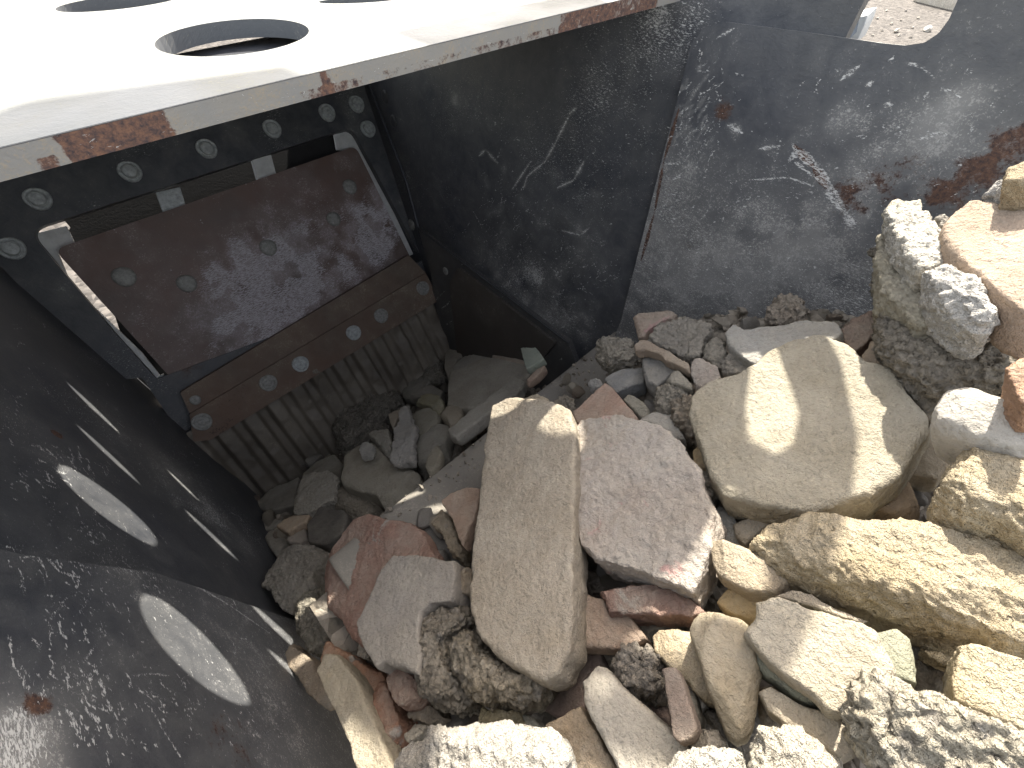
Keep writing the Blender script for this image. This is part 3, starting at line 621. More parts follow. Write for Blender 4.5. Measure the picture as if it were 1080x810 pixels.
# ------------------------------------------------------------------ rubble
VW = {'A': (550, 280, 3.857), 'B': (800, 160, 3.857), 'C': (760, 360, 3.375), 'D': (540, 420, 4.154), 'E': (260, 520, 3.857),
      'F': (400, 600, 3.857), 'G': (600, 600, 3.857), 'H': (800, 600, 3.857), 'P': (220, 300, 3.176), '0': (0, 0, 1.0)}
PN = np.array([-.28, .45, 1.0]); PD = -.475 + .45 * -.1 * -1 * -1      # surface of the heap on the tray
PD = -.475 + .45 * .1
QN = np.array([0, .5, 1.0]); QD = -.70 + .5 * .37                      # surface of the rubble down in the jaw
def hull_chop(bm, r, n, lo, hi, c, up, bias=.4):
    for _ in range(n):
        d = Vector((r.gauss(0, 1), r.gauss(0, 1), r.gauss(0, 1))).normalized()
        if d.dot(up) < -.3: d = -d
        d = (d + up * bias).normalized()
        m = max((v.co - c).dot(d) for v in bm.verts); k = m * r.uniform(lo, hi)
        geo = bm.verts[:] + bm.edges[:] + bm.faces[:]
        res = bmesh.ops.bisect_plane(bm, geom=geo, plane_co=c + d * k, plane_no=d, clear_outer=True)
        ed = [e for e in res['geom_cut'] if isinstance(e, bmesh.types.BMEdge)]
        if ed: bmesh.ops.edgeloop_fill(bm, edges=ed)

def make_rock(name, label, cat, view, pts, h, kind, col, th=.035, style='a', tilt=(0, 0), skew=(0, 0), base='T', group=None, seed=None, parent=None, chops=None, mat=None, zoff=0.0, amp=None):
    vx, vy, vs = VW[view]; px = [(vx + x / vs, vy + y / vs) for x, y in pts]
    seed = seed if seed is not None else int(px[0][0] * 7 + px[0][1] * 13 + len(pts)); r = random.Random(seed)
    n0, d0 = (PN, PD) if base == 'T' else (QN, QD)
    L = np.linalg.norm(n0); cpx = np.mean(px, 0); cen = on(cpx, (n0, d0 + h * L))
    n = nrm(n0 / L + np.array([tilt[0], tilt[1], 0])); D = n.dot(cen)
    # finer uneven outline
    q = []; m = len(px)
    for i in range(m):
        a, b = np.array(px[i]), np.array(px[(i + 1) % m]); l = np.linalg.norm(b - a); k = max(1, int(l / 9))
        nn = np.array([-(b - a)[1], (b - a)[0]]) / (l + 1e-6)
        for j in range(k):
            p = a + (b - a) * j / k
            if j: p = p + nn * r.gauss(0, .8 if style == 's' else .8)
            q.append(p)
    out = np.array([on(p, (n, D)) for p in q]); c3 = out.mean(0)
    size = np.sqrt(((out - c3) ** 2).sum(1).mean())
    bot = np.array([on((p[0] + skew[0], p[1] + skew[1]), (n, D)) for p in q])
    shift = bot - out
    kn = np.clip(vnoise(out * 55, seed % 7) * .8 + .2, 0, 1) ** 2
    if style == 's': prof_ = [(.02, .0018, 0), (.0, -.0012, .04), (-.01, -th * .5, .5), (.02, -th * .85, .9), (.10, -th, 1)]
    elif style == 'b': prof_ = [(.50, .30 * th, 0), (.22, .22 * th, 0), (.06, .08 * th, 0), (0, -.08 * th, .1), (.02, -.45 * th, .5), (.14, -.8 * th, .9), (.45, -th, 1)]
    else: prof_ = [(.14, .05 * th, 0), (.02, .0, 0), (0, -.06 * th, .05), (0, -.55 * th, .5), (.10, -.88 * th, .9), (.26, -th, 1)]
    rings = []
    for k, hh, s in prof_:
        kk = (k + (.12 * kn[:, None] if (style == 's' and hh > 0) else 0)); R_ = c3 + (out - c3) * (1 - kk) + shift * s + n * hh
        rings.append(R_)
    V = np.concatenate(rings) - c3; m = len(q); Fc = []
    flip = np.cross(out[m // 3] - out[0], out[2 * m // 3] - out[0]).dot(n)
    for a in range(len(rings) - 1):
        for i in range(m):
            j = (i + 1) % m; Fc.append((a * m + i, a * m + j, (a + 1) * m + j, (a + 1) * m + i))
    Fc.append(tuple(range(m))); Fc.append(tuple(range((len(rings) - 1) * m, len(rings) * m))[::-1])
    me = bpy.data.meshes.new('tmp'); me.from_pydata([tuple(v) for v in V], [], Fc); me.update()
    bm = bmesh.new(); bm.from_mesh(me); bmesh.ops.recalc_face_normals(bm, faces=bm.faces)
    nch = (chops + 3 if style == 'a' else chops) if chops is not None else {'s': 3, 'b': 7, 'a': 10}[style]
    if nch:
        bmesh.ops.triangulate(bm, faces=[f for f in bm.faces if len(f.verts) > 4])
        if style == 's': hull_chop(bm, r, nch, .93, .985, Vector((0, 0, 0)), Vector(n), 0)
        else: hull_chop(bm, r, nch, .80 if style == 'a' else .86, .95, Vector((0, 0, 0)) - Vector(n) * th * .3, Vector(n), .5)
        bmesh.ops.recalc_face_normals(bm, faces=bm.faces)
    bmesh.ops.triangulate(bm, faces=bm.faces)
    bm.to_mesh(me); bm.free()
    o = bpy.data.objects.new('tmp', me); sc.collection.objects.link(o)
    dist = np.linalg.norm(c3); vox = max(.0015, min(.004, dist * .0034, size * .08)); vox = max(vox, size / 90)
    md = o.modifiers.new('r', 'REMESH'); md.mode = 'VOXEL'; md.voxel_size = float(vox); md.use_smooth_shade = True
    dg = bpy.context.evaluated_depsgraph_get(); m2 = bpy.data.meshes.new_from_object(o.evaluated_get(dg))
    bpy.data.objects.remove(o); bpy.data.meshes.remove(me)
    nv = len(m2.vertices); co = np.empty(nv * 3); m2.vertices.foreach_get('co', co); co = co.reshape(-1, 3)
    no = np.empty(nv * 3); m2.vertices.foreach_get('normal', no); no = no.reshape(-1, 3)
    P_ = co + seed * .37
    A_ = {'sand': (.0008, .0005), 'smooth': (.0009, .0004), 'conc': (.0026, .0016), 'aggr': (.0044, .0026), 'plaster': (.0024, .0010), 'brick': (.0018, .0009), 'lime': (.0030, .0014),
          'tile': (.0006, .0003), 'white': (.0036, .0018), 'tar': (.008, .0035), 'slate': (.0016, .0004), 'yellowpatch': (.004, .0016)}[kind]
    if amp: A_ = (A_[0] * amp, A_[1] * amp)
    sc_ = min(1.3, max(.45, size / .05))
    d = fbm(P_, 16, 3, 1) * A_[0] * 1.6 * sc_ + fbm(P_, 48, 4, 5, .6) * A_[0] * .9 * sc_ + fbm(P_, 230, 3, 9, .7) * A_[1] * 1.8
    if kind in ('aggr', 'tar', 'lime', 'white', 'conc', 'yellowpatch'):
        rd = 1 - np.abs(fbm(P_, 30, 4, 13)) * 2.5; d += (rd - .5) * A_[0] * .40 * sc_
        cl_ = cells(P_, 75 if kind != 'tar' else 60, 2); d += (.45 - cl_) * A_[1] * (1.3 if kind in ('aggr', 'tar') else .8)
    # chipped facets: terrace the coarse noise a little
    t_ = fbm(P_, 26, 2, 21); st = np.floor(t_ * 5) / 5; d += (st - t_) * A_[0] * .6
    co = co + no * d[:, None]
    m2.vertices.foreach_set('co', co.ravel()); m2.update(); m2.polygons.foreach_set('use_smooth', [True] * len(m2.polygons))
    m2.name = name; m2.materials.clear(); m2.materials.append(mat or MR[kind])
    o = bpy.data.objects.new(name, m2); sc.collection.objects.link(o); o.location = c3 + np.array([0, 0, zoff])
    col = np.array(col, float) * (1.35 if base == 'Q' else 1.0) * (1.15 if kind == 'lime' else 1.0); col = col * .72 + np.array([.335, .305, .25]) * .28 * min(1.6, col.mean() / .30)
    o['tint'] = [float(x) for x in col]
    if parent is not None: o.parent = parent; o.location = Vector(c3) - parent.location
    else: tag(o, label, cat, group)
    return o
GT = 'rubble heaped on the feed tray'; GP = 'rubble fallen down in front of the jaw'
def T(name, label, view, pts, h, kind, col, th=.035, style='a', cat=None, **k):
    k.setdefault('group', GT); return make_rock(name, label, cat or ('brick' if 'brick' in name else 'tile' if 'tile' in name else 'concrete' if 'concrete' in name else 'rock'), view, pts, h, kind, col, th, style, **k)
def Pq(name, label, view, pts, h, kind, col, th=.035, style='a', **k): return T(name, label, view, pts, h, kind, col, th, style, base='Q', group=GP, **k)
TAN = (.40, .345, .255); GREY = (.27, .26, .235); PALE = (.50, .47, .41); OCH = (.42, .31, .15); PINK = (.42, .27, .21); RED = (.36, .15, .10); MAR = (.15, .07, .06); WHT = (.60, .58, .55); BLU = (.26, .28, .30); BRN = (.25, .18, .12); DGR = (.13, .12, .11)

# --- the large pieces
T('flat_stone', 'big flat pale tan sandstone slab with a rounded sunlight patch and a shadow band', '0',
  [(728,418),(745,402),(772,396),(797,384),(812,368),(838,357),(868,353),(893,362),(915,382),(940,388),(955,410),(978,437),(980,455),(965,478),(950,500),(918,522),(880,533),(845,540),(800,533),(762,522),(748,500),(738,470),(728,445)],
  .055, 'sand', (.40, .36, .27), .045, 's', chops=0)
T('stone_block', 'long upright tan sandstone block in the middle, sunlit only at its top end', '0',
  [(518,427),(535,419),(575,421),(600,431),(607,460),(606,560),(604,650),(600,688),(588,712),(573,719),(545,705),(522,690),(503,665),(496,630),(499,580),(506,520),(513,460)],
  .075, 'sand', (.37, .315, .245), .05, 's', skew=(-5, 2), tilt=(-.02, -.02), chops=0)
T('plastered_stone', 'blocky white plastered chunk with pink stains right of the upright sandstone block', '0',
  [(608,456),(613,445),(650,438),(690,446),(712,460),(722,468),(738,497),(745,520),(754,543),(750,575),(742,605),(732,627),(700,614),(660,600),(625,590),(611,575),(606,550),(606,500)],
  .06, 'plaster', (.46, .42, .39), .055, 's', chops=1)
T('brick_fragment', 'large broken salmon red brick chunk left of the grey bent slab', '0',
  [(375,545),(388,542),(410,550),(428,548),(442,562),(455,588),(430,610),(405,650),(395,690),(380,680),(360,655),(340,635),(334,605),(338,585),(350,565)],
  .035, 'brick', (.38, .19, .145), .045, 'a', chops=4, tilt=(-.1, 0))
T('flat_stone', 'grey bent slab with a brownish lower half leaning on the salmon red brick chunk', 'E',
  [(595,250),(680,250),(850,270),(855,400),(835,440),(760,450),(710,490),(700,560),(715,650),(700,745),(640,715),(560,690),(530,715),(480,640),(450,530),(500,420),(545,310)],
  .062, 'smooth', (.31, .285, .265), .04, 's')
T('brick_fragment', 'small reddish brown brick piece at the foot of the grey bent slab', 'F',
  [(0,400),(60,378),(120,410),(160,450),(165,510),(130,560),(85,572),(60,540),(30,470)], .045, 'brick', (.30, .155, .11), .035, 'a')
T('concrete_lump', 'knobbly grey brown concrete lump directly left of the upright sandstone block', 'F',
  [(205,168),(270,138),(340,150),(362,200),(340,250),(300,290),(285,340),(310,420),(345,470),(370,520),(330,590),(240,580),(190,540),(170,480),(175,380),(185,330),(155,270),(165,200)],
  .045, 'aggr', (.28, .24, .185), .05, 'b', chops=2)
T('concrete_lump', 'rough crusty yellow grey concrete lump under the lower end of the upright sandstone block', 'F',
  [(285,300),(330,255),(375,240),(420,330),(500,390),(560,430),(680,465),(655,520),(580,572),(520,560),(470,545),(440,570),(400,545),(350,490),(290,400)],
  .055, 'aggr', (.32, .275, .20), .045, 'b', chops=2)
T('rock', 'large white crumbly rock cut by the bottom edge, left of the centre', 'F',
  [(50,830),(95,745),(170,685),(195,628),(240,620),(300,645),(400,640),(480,620),(580,640),(680,655),(740,710),(755,770),(750,860),(400,900),(60,900)],
  .085, 'white', (.50, .48, .44), .05, 'b', chops=3)
T('flat_stone', 'long pale grey slab at the bottom with a sunlit strip along its left side', 'G',
  [(52,455),(70,440),(105,390),(140,392),(200,460),(300,550),(400,640),(480,725),(500,830),(480,900),(220,900),(180,780),(110,650),(60,560)],
  .07, 'smooth', (.40, .37, .32), .035, 'a', chops=3)
T('stone_block', 'brown ochre flat topped block at the bottom, left of the long pale slab', 'F',
  [(662,640),(740,600),(818,555),(850,610),(900,700),(955,800),(960,900),(800,900),(760,770),(740,710),(690,665)],
  .06, 'sand', (.30, .21, .12), .05, 's')
T('tile_fragment', 'dark maroon tile lying in shade under the lower end of the upright sandstone block', 'F',
  [(635,560),(650,510),(700,450),(760,400),(800,340),(900,335),(910,390),(850,430),(830,470),(840,570),(740,605)], .015, 'slate', (.13, .06, .055), .02, 's')
T('rock', 'dark pitted stone with glassy black spots beside the narrow maroon shard', 'G',
  [(200,430),(212,355),(270,312),(340,330),(378,370),(388,450),(395,520),(350,533),(270,527),(220,480)], .05, 'tar', (.16, .145, .13), .04, 'b')
T('tile_shard', 'narrow maroon shard standing on end in front of the ochre stones', 'G',
  [(375,405),(405,396),(440,400),(460,440),(500,560),(526,650),(500,700),(450,714),(425,690),(400,560)], .082, 'tile', (.23, .155, .135), .016, 's')
T('rock', 'small grey stone at the foot of the narrow maroon shard', 'G', [(475,750),(480,690),(540,652),(600,662),(645,722),(570,760)], .062, 'conc', (.36, .33, .28), .03)
T('rock', 'ochre stone with a sunlit knob wedged behind the big grey and ochre wedge', 'G',
  [(328,262),(360,242),(430,240),(500,250),(560,330),(590,450),(610,560),(545,535),(480,460),(400,400),(345,335)], .052, 'sand', (.44, .34, .20), .04, 'a', chops=4)
T('rock', 'big upright grey and ochre wedge with a bright sunlit top right of the maroon shard', 'G',
  [(488,245),(500,200),(530,166),(600,172),(680,195),(735,215),(725,250),(760,330),(782,420),(770,500),(760,600),(722,680),(682,692),(640,655),(600,560),(560,450),(520,330)],
  .075, 'smooth', (.38, .31, .20), .05, 'a', chops=5, tilt=(.1, -.1))
tl = T('glazed_tile', 'pale square cornered slab with a green glazed underside in the sun at lower right', '0',
  [(783,668),(797,652),(797,634),(810,631),(830,632),(850,642),(910,658),(925,665),(936,688),(946,708),(941,718),(920,712),(908,716),(896,722),(890,756),(873,752),(857,735),(835,720),(808,697)],
  .085, 'sand', (.40, .355, .27), .016, 's', tilt=(.05, -.05))
make_rock('green_glaze', None, None, '0', [(783,671),(797,655),(810,634),(850,644),(925,667),(945,663),(960,672),(965,695),(966,722),(950,716),(935,720),(896,726),(888,752),(868,742),(848,742),(828,728),(806,712),(790,694)],
  .068, 'slate', (.25, .27, .18), .018, 's', tilt=(.05, -.05), parent=tl)
T('rock', 'big white conglomerate rock full of holes in the lower right corner', 'H',
  [(365,450),(400,425),(430,420),(500,430),(590,480),(700,520),(830,570),(960,610),(1080,660),(1160,700),(1160,900),(520,900),(430,750),(380,690),(350,620),(370,560)],
  .105, 'aggr', (.52, .48, .38), .06, 'b', chops=3)
T('rock', 'white sunlit block at the bottom edge left of the big white conglomerate rock', 'G',
  [(728,690),(760,668),(840,650),(930,640),(1010,700),(1090,765),(1130,900),(780,900),(735,800)], .10, 'white', (.55, .51, .42), .045, 'a', chops=4)
T('rock', 'low white sunlit stone cut by the bottom edge, under the narrow maroon shard', 'G',
  [(340,830),(430,772),(500,733),(580,720),(660,720),(705,765),(740,900),(340,900)], .095, 'white', (.56, .54, .48), .04, 'b')
T('stone_block', 'tan bar with a bright sunlit top between green backed slab and white block', 'H',
  [(0,500),(45,478),(120,520),(190,560),(250,580),(350,612),(385,690),(395,770),(345,795),(260,725),(190,672),(110,640),(40,580)],
  .072, 'smooth', (.42, .35, .25), .035, 's', tilt=(.0, -.1))
T('boulder', 'very big rough yellow boulder running along the right side under the flat tan slab', '0',
  [(788,575),(810,553),(845,541),(880,545),(930,547),(985,550),(1030,562),(1110,585),(1115,700),(1060,684),(1020,672),(985,664),(950,656),(920,642),(870,625),(835,612),(805,598)],
  .06, 'lime', (.42, .345, .22), .07, 'b', chops=3)
T('boulder', 'rough yellow boulder with a brown crack at the right edge, above the largest boulder', 'C',
  [(760,520),(800,450),(870,380),(950,385),(1080,420),(1160,440),(1160,800),(1080,745),(980,690),(880,670),(820,640),(780,590)], .075, 'lime', (.42, .34, .21), .06, 'b', chops=3)
T('rock', 'long smooth white stone lying at the right edge above the cracked yellow boulder', 'C',
  [(755,240),(790,180),(850,172),(950,205),(1080,240),(1160,260),(1160,420),(1000,390),(880,360),(790,320),(760,290)], .09, 'smooth', (.54, .53, .51), .04, 'b')
T('stone_block', 'squared yellow sandstone block at the lower right edge above the conglomerate rock', 'H',
  [(800,310),(850,292),(930,312),(1080,370),(1160,395),(1160,720),(1060,655),(950,605),(860,572),(792,545),(780,470),(795,380)], .085, 'lime', (.43, .36, .23), .05, 's', amp=.5)
T('rock', 'smooth tan stone wedged between the flat tan slab and the long white stone', 'C',
  [(650,215),(700,165),(760,158),(810,180),(850,290),(880,370),(830,420),(778,482),(700,472),(630,458),(690,400),(740,330)], .03, 'smooth', (.36, .30, .215), .04, 'b')
T('rock', 'small brown triangular stone below the point of the flat tan slab', 'C',
  [(470,560),(540,520),(600,470),(640,462),(690,520),(715,590),(692,624),(600,612),(540,600)], .025, 'smooth', (.36, .25, .15), .03)
T('rock', 'thin dark brown stone in the shade under the big flat tan slab', 'C', [(20,545),(90,560),(180,590),(260,600),(180,625),(80,612),(30,590)], .03, 'conc', (.24, .20, .15), .03)
T('rock', 'small grey angular stone above the very big yellow boulder\'s left end', 'C', [(40,640),(100,630),(170,608),(205,625),(160,662),(110,702),(85,722),(55,690)], .03, 'smooth', (.30, .26, .20), .025)
T('rock', 'grey blue stone between the plastered chunk and the small grey angular stone', 'C', [(-10,570),(40,590),(55,640),(95,700),(90,738),(40,730),(-30,690),(-40,620)], .022, 'smooth', (.30, .31, .30), .03)
T('rock', 'pointed tan wedge with a sunlit patch just right of the plastered chunk', '0', [(748,571),(758,566),(790,580),(830,600),(834,618),(825,628),(805,628),(780,620),(760,608),(750,590)], .062, 'sand', (.38, .30, .20), .03, 'a', chops=4)
T('stone_block', 'bright ochre piece peeping out above the green backed slab', 'G', [(593,125),(640,68),(700,78),(800,100),(790,200),(740,206),(640,165)], .045, 'smooth', (.50, .34, .13), .03)
T('rock', 'thin tan slab along the top edge of the green backed slab', 'H', [(60,112),(140,88),(220,108),(300,160),(450,215),(420,232),(250,172),(125,128)], .062, 'sand', (.34, .28, .21), .02, 's')
T('brick_fragment', 'flat dark red sandstone piece under the plastered chunk', 'G', [(110,92),(180,60),(330,50),(450,88),(530,140),(556,165),(500,202),(440,192),(300,186),(150,190),(140,130)], .045, 'brick', (.29, .15, .125), .03, 'a', chops=3)
T('tile_fragment', 'flat pinkish brown tile with an orange broken edge right of the upright sandstone block', 'G', [(18,180),(60,95),(140,118),(165,188),(250,190),(322,285),(290,302),(220,332),(100,326),(15,318)], .035, 'smooth', (.35, .225, .16), .02, 's')
T('rock', 'small grey stone under the flat dark red sandstone piece', 'G', [(255,200),(385,195),(392,245),(330,252),(322,285),(270,222)], .012, 'smooth', (.30, .28, .25), .02)
T('rock', 'small tan cube against the left side of the upright sandstone block', 'E', [(840,400),(848,350),(870,303),(912,305),(915,415),(870,410)], .052, 'conc', (.36, .28, .19), .03)
T('tile_fragment', 'flat pink tile standing against the upper left side of the upright sandstone block', 'E', [(790,32),(830,0),(900,-25),(950,-20),(940,60),(905,150),(885,230),(865,190),(840,110),(805,60)], .035, 'smooth', (.40, .25, .18), .015, 's')
T('rock', 'thin tan splinter between the flat pink tile and the tray lip', 'E', [(735,110),(780,60),(805,75),(845,150),(872,225),(862,278),(835,265),(790,160)], .022, 'conc', (.40, .32, .22), .025)
T('rock', 'grey angular stone with one bright spot left of the salmon red brick chunk', 'E', [(45,372),(60,310),(130,222),(180,212),(262,205),(312,240),(302,290),(262,320),(270,380),(210,430),(150,482),(118,450),(92,400)], -.005, 'conc', (.27, .255, .23), .05, 'a', chops=4)
T('concrete_lump', 'rough grey stone with a sunlit left rim under the salmon red brick chunk', 'E', [(208,440),(240,400),(285,385),(310,430),(345,470),(400,540),(400,620),(330,600),(300,640),(262,656),(215,590),(203,520)], -.01, 'aggr', (.29, .27, .22), .05, 'b')
T('rock', 'small brown rubble stone right under the salmon red brick chunk', 'E', [(300,592),(350,540),(400,575),(440,640),(440,690),(380,650),(330,620)], .01, 'aggr', (.26, .20, .14), .03)
T('rock', 'tiny pale stone caught under the lower point of the salmon red brick chunk', 'E', [(440,620),(470,605),(490,640),(478,680),(445,665)], .022, 'conc', (.38, .33, .26), .015)
T('brick_fragment', 'bright orange brick piece with a rough sunlit face at lower left', 'E', [(262,590),(300,588),(430,662),(490,710),(540,735),(570,780),(575,850),(520,880),(440,800),(350,720),(290,680)], .02, 'brick', (.50, .22, .10), .035, 'a', chops=4)
T('stone_shard', 'long tan shard pointing up left against the left hopper wall', '0', [(333,706),(342,690),(355,690),(372,710),(387,740),(402,775),(414,806),(420,830),(388,830),(375,805),(362,770),(345,735)], .04, 'smooth', (.45, .38, .26), .025, 's')
T('brick_fragment', 'glossy orange red brick piece beside the long tan shard', 'F', [(-40,470),(0,440),(30,470),(60,560),(76,660),(42,722),(0,715),(-35,600)], .03, 'brick', (.38, .14, .06), .035, 'a')
T('rock', 'brown stone squeezed against the left hopper wall above the long tan shard', '0', [(292,690),(305,676),(322,690),(338,712),(345,735),(338,748),(318,722)], .0, 'sand', (.31, .23, .16), .03)
T('rock', 'brown stone below the knobbly grey brown concrete lump', 'F', [(80,580),(130,530),(230,560),(252,600),(190,640),(100,605)], .03, 'conc', (.26, .20, .14), .03)
T('rock', 'pale grey stone above the left end of the white crumbly rock', 'F', [(92,665),(130,630),(192,640),(165,690),(110,712)], .035, 'conc', (.36, .34, .29), .025)
T('rock', 'yellowish stone behind the white crumbly rock', 'F', [(362,610),(400,560),(470,555),(560,570),(575,622),(430,640),(380,640)], .04, 'lime', (.42, .36, .20), .03)
T('rock', 'small grey green stone right of the yellowish stone', 'F', [(565,585),(620,598),(642,635),(590,632)], .03, 'smooth', (.30, .31, .27), .02)
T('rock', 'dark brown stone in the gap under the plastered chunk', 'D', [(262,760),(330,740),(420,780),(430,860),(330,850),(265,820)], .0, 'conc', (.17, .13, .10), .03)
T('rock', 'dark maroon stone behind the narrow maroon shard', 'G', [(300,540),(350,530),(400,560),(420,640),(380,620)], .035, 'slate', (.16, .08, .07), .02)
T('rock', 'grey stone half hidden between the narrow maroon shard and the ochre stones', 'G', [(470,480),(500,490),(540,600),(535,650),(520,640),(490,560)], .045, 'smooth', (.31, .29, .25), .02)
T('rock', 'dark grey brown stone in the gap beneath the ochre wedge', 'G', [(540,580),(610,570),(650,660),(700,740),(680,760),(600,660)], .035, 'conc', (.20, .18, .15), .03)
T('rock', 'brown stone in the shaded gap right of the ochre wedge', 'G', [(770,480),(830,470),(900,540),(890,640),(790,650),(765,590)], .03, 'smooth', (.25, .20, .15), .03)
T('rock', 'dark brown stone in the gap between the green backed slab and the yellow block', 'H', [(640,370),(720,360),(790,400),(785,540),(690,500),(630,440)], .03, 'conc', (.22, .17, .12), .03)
T('rock', 'thin ochre sliver under the very big yellow boulder', 'H', [(640,310),(720,335),(790,350),(785,390),(700,360)], .05, 'lime', (.40, .32, .18), .02)

# --- the upper middle group near the lip
T('brick_fragment', 'pinkish brick topping the grey chunks at the tray corner', 'A', [(455,208),(480,190),(600,168),(632,185),(625,208),(560,238),(520,262),(500,292),(468,290),(458,240)], .022, 'plaster', (.44, .34, .28), .03, 'a', chops=3)
T('concrete_lump', 'layered grey chunk with cracked folds below the pinkish brick', 'A', [(500,300),(518,250),(560,232),(620,208),(740,208),(772,230),(765,262),(750,300),(735,340),(690,387),(640,362),(560,320)], .028, 'conc', (.29, .275, .25), .04, 'a', chops=3, amp=1.5)
T('concrete_lump', 'pale rounded concrete chunk lying alone on the tray by the jaw side', 'A', [(288,350),(318,302),(350,286),(400,300),(455,300),(470,345),(440,385),(400,395),(350,412),(310,388)], .015, 'aggr', (.36, .34, .30), .03, 'b')
T('stone_shard', 'long thin brown shard leaning across the grey stones', 'A', [(455,322),(480,302),(520,308),(600,350),(682,402),(684,432),(620,402),(560,362),(500,345),(460,350)], .042, 'smooth', (.31, .23, .17), .012, 's')
T('stone_block', 'dark blue grey block under the long thin brown shard', 'A', [(490,362),(520,338),(570,362),(622,402),(650,432),(605,452),(562,482),(532,505),(500,470),(488,410)], .028, 'smooth', (.20, .21, .22), .035, 'a', chops=3)
T('rock', 'blue grey stone left of the dark blue grey block', 'A', [(335,462),(390,420),(440,402),(495,405),(492,462),(430,490),(385,510),(352,486)], .012, 'smooth', (.25, .275, .31), .03)
T('rock', 'tiny pale blue chip on the tray above the striped red tile', 'A', [(270,470),(298,456),(326,475),(322,500),(278,502)], .003, 'white', (.44, .46, .48), .015)
T('tile_fragment', 'striped red clay tile behind the plastered chunk', 'A', [(205,600),(280,532),(340,474),(370,495),(420,560),(472,618),(430,660),(250,660),(222,640)], .035, 'tile', (.42, .235, .18), .016, 's')
T('concrete_lump', 'ragged grey lump right of the striped red tile', 'A', [(535,510),(590,470),(640,480),(702,505),(700,545),(640,560),(600,620),(555,600),(548,560)], .025, 'aggr', (.28, .27, .24), .035, 'b')
T('rock', 'grey green flat stone over the ragged grey lump', 'A', [(575,468),(612,418),(642,430),(692,480),(692,498),(620,482)], .038, 'smooth', (.28, .275, .24), .02)
T('rock', 'small pinkish grey block left of the top of the big flat slab', 'A', [(682,402),(700,378),(740,374),(802,410),(812,452),(770,482),(712,502),(690,450)], .042, 'plaster', (.38, .33, .30), .03)
T('rock', 'folded grey stone between the layered chunk and the pale blue slab', 'A', [(735,372),(758,300),(780,276),(820,300),(842,352),(812,405),(760,385)], .028, 'conc', (.27, .26, .235), .035)
T('concrete_lump', 'brownish pitted concrete lump left of the big flat slab', 'A', [(615,590),(612,550),(640,538),(702,530),(720,560),(735,620),(730,672),(690,692),(650,672),(622,640)], .03, 'aggr', (.27, .22, .165), .035, 'b')
T('rock', 'flat grey green stone behind the striped red tile', 'A', [(398,530),(440,524),(500,560),(532,602),(480,618),(440,575)], .018, 'smooth', (.24, .24, .20), .02)
T('rock', 'flat pale blue stone behind the plastered chunk', 'A', [(475,622),(530,596),(592,585),(622,612),(645,662),(665,700),(610,700),(550,660)], .028, 'smooth', (.34, .345, .34), .025)
T('rock', 'small brown stone in the gap left of the big flat slab\'s lower end', 'A', [(698,672),(742,664),(762,730),(772,765),(735,745),(700,715)], .02, 'smooth', (.27, .23, .19), .02)
T('rock', 'small bright ochre stone between the plastered chunk and the big flat slab', 'D', [(785,215),(830,192),(880,255),(885,305),(800,318)], .028, 'smooth', (.50, .33, .12), .02)
T('concrete_lump', 'small grey pebbly concrete piece under the small bright ochre stone', 'D', [(805,322),(870,308),(916,330),(908,382),(870,425),(830,375)], .035, 'aggr', (.30, .27, .23), .02)
T('flat_stone', 'pale blue grey slab behind the top of the big flat slab', '0', [(764,352),(772,342),(785,348),(800,345),(850,338),(884,340),(890,352),(875,362),(845,372),(830,385),(800,388),(780,376),(768,365)], .038, 'smooth', (.36, .365, .36), .025, 's')
T('concrete_lump', 'round pinkish pebbly concrete lump against the hopper wall', 'B', [(15,700),(25,650),(58,592),(120,578),(182,600),(198,652),(190,700),(100,710),(50,715)], .03, 'aggr', (.34, .29, .25), .035, 'b')
T('rock', 'dull dark red stone between the pale blue slab and the big concrete block', 'B', [(328,722),(370,700),(378,668),(440,630),(485,622),(495,740),(425,785),(385,812),(340,765)], .03, 'brick', (.24, .145, .11), .04)
T('rock', 'smooth brown stone below the dull dark red stone', '0', [(905,382),(918,356),(935,348),(955,372),(985,400),(990,420),(968,420),(958,408),(940,388),(915,384)], .028, 'smooth', (.33, .25, .18), .035)
T('concrete_lump', 'dull grey crumbled stone behind the big flat slab\'s upper left edge', 'A', [(805,395),(842,355),(900,365),(985,400),(980,430),(900,440),(850,450),(815,440)], .028, 'conc', (.25, .235, .21), .03)
T('rock', 'mossy green tile chip at the foot of the cheek liner', 'A', [(-4,335),(60,333),(95,380),(62,402),(20,425),(5,380)], -.02, 'slate', (.25, .32, .26), .015, 's', base='T')
T('rock', 'narrow reddish sliver on the tray lip', 'A', [(12,470),(50,430),(92,400),(98,415),(60,455),(20,482)], -.03, 'smooth', (.32, .21, .16), .015)
T('rock', 'pale pebbly chip on the tray left of the striped red tile', 'A', [(128,562),(140,530),(180,518),(212,545),(205,578),(150,580)], .012, 'aggr', (.37, .34, .29), .018)
T('rock', 'tan stone rim behind the upright sandstone block\'s top', 'A', [(-10,545),(0,530),(60,518),(108,540),(118,565),(60,590),(0,580)], .04, 'sand', (.36, .31, .23), .02)

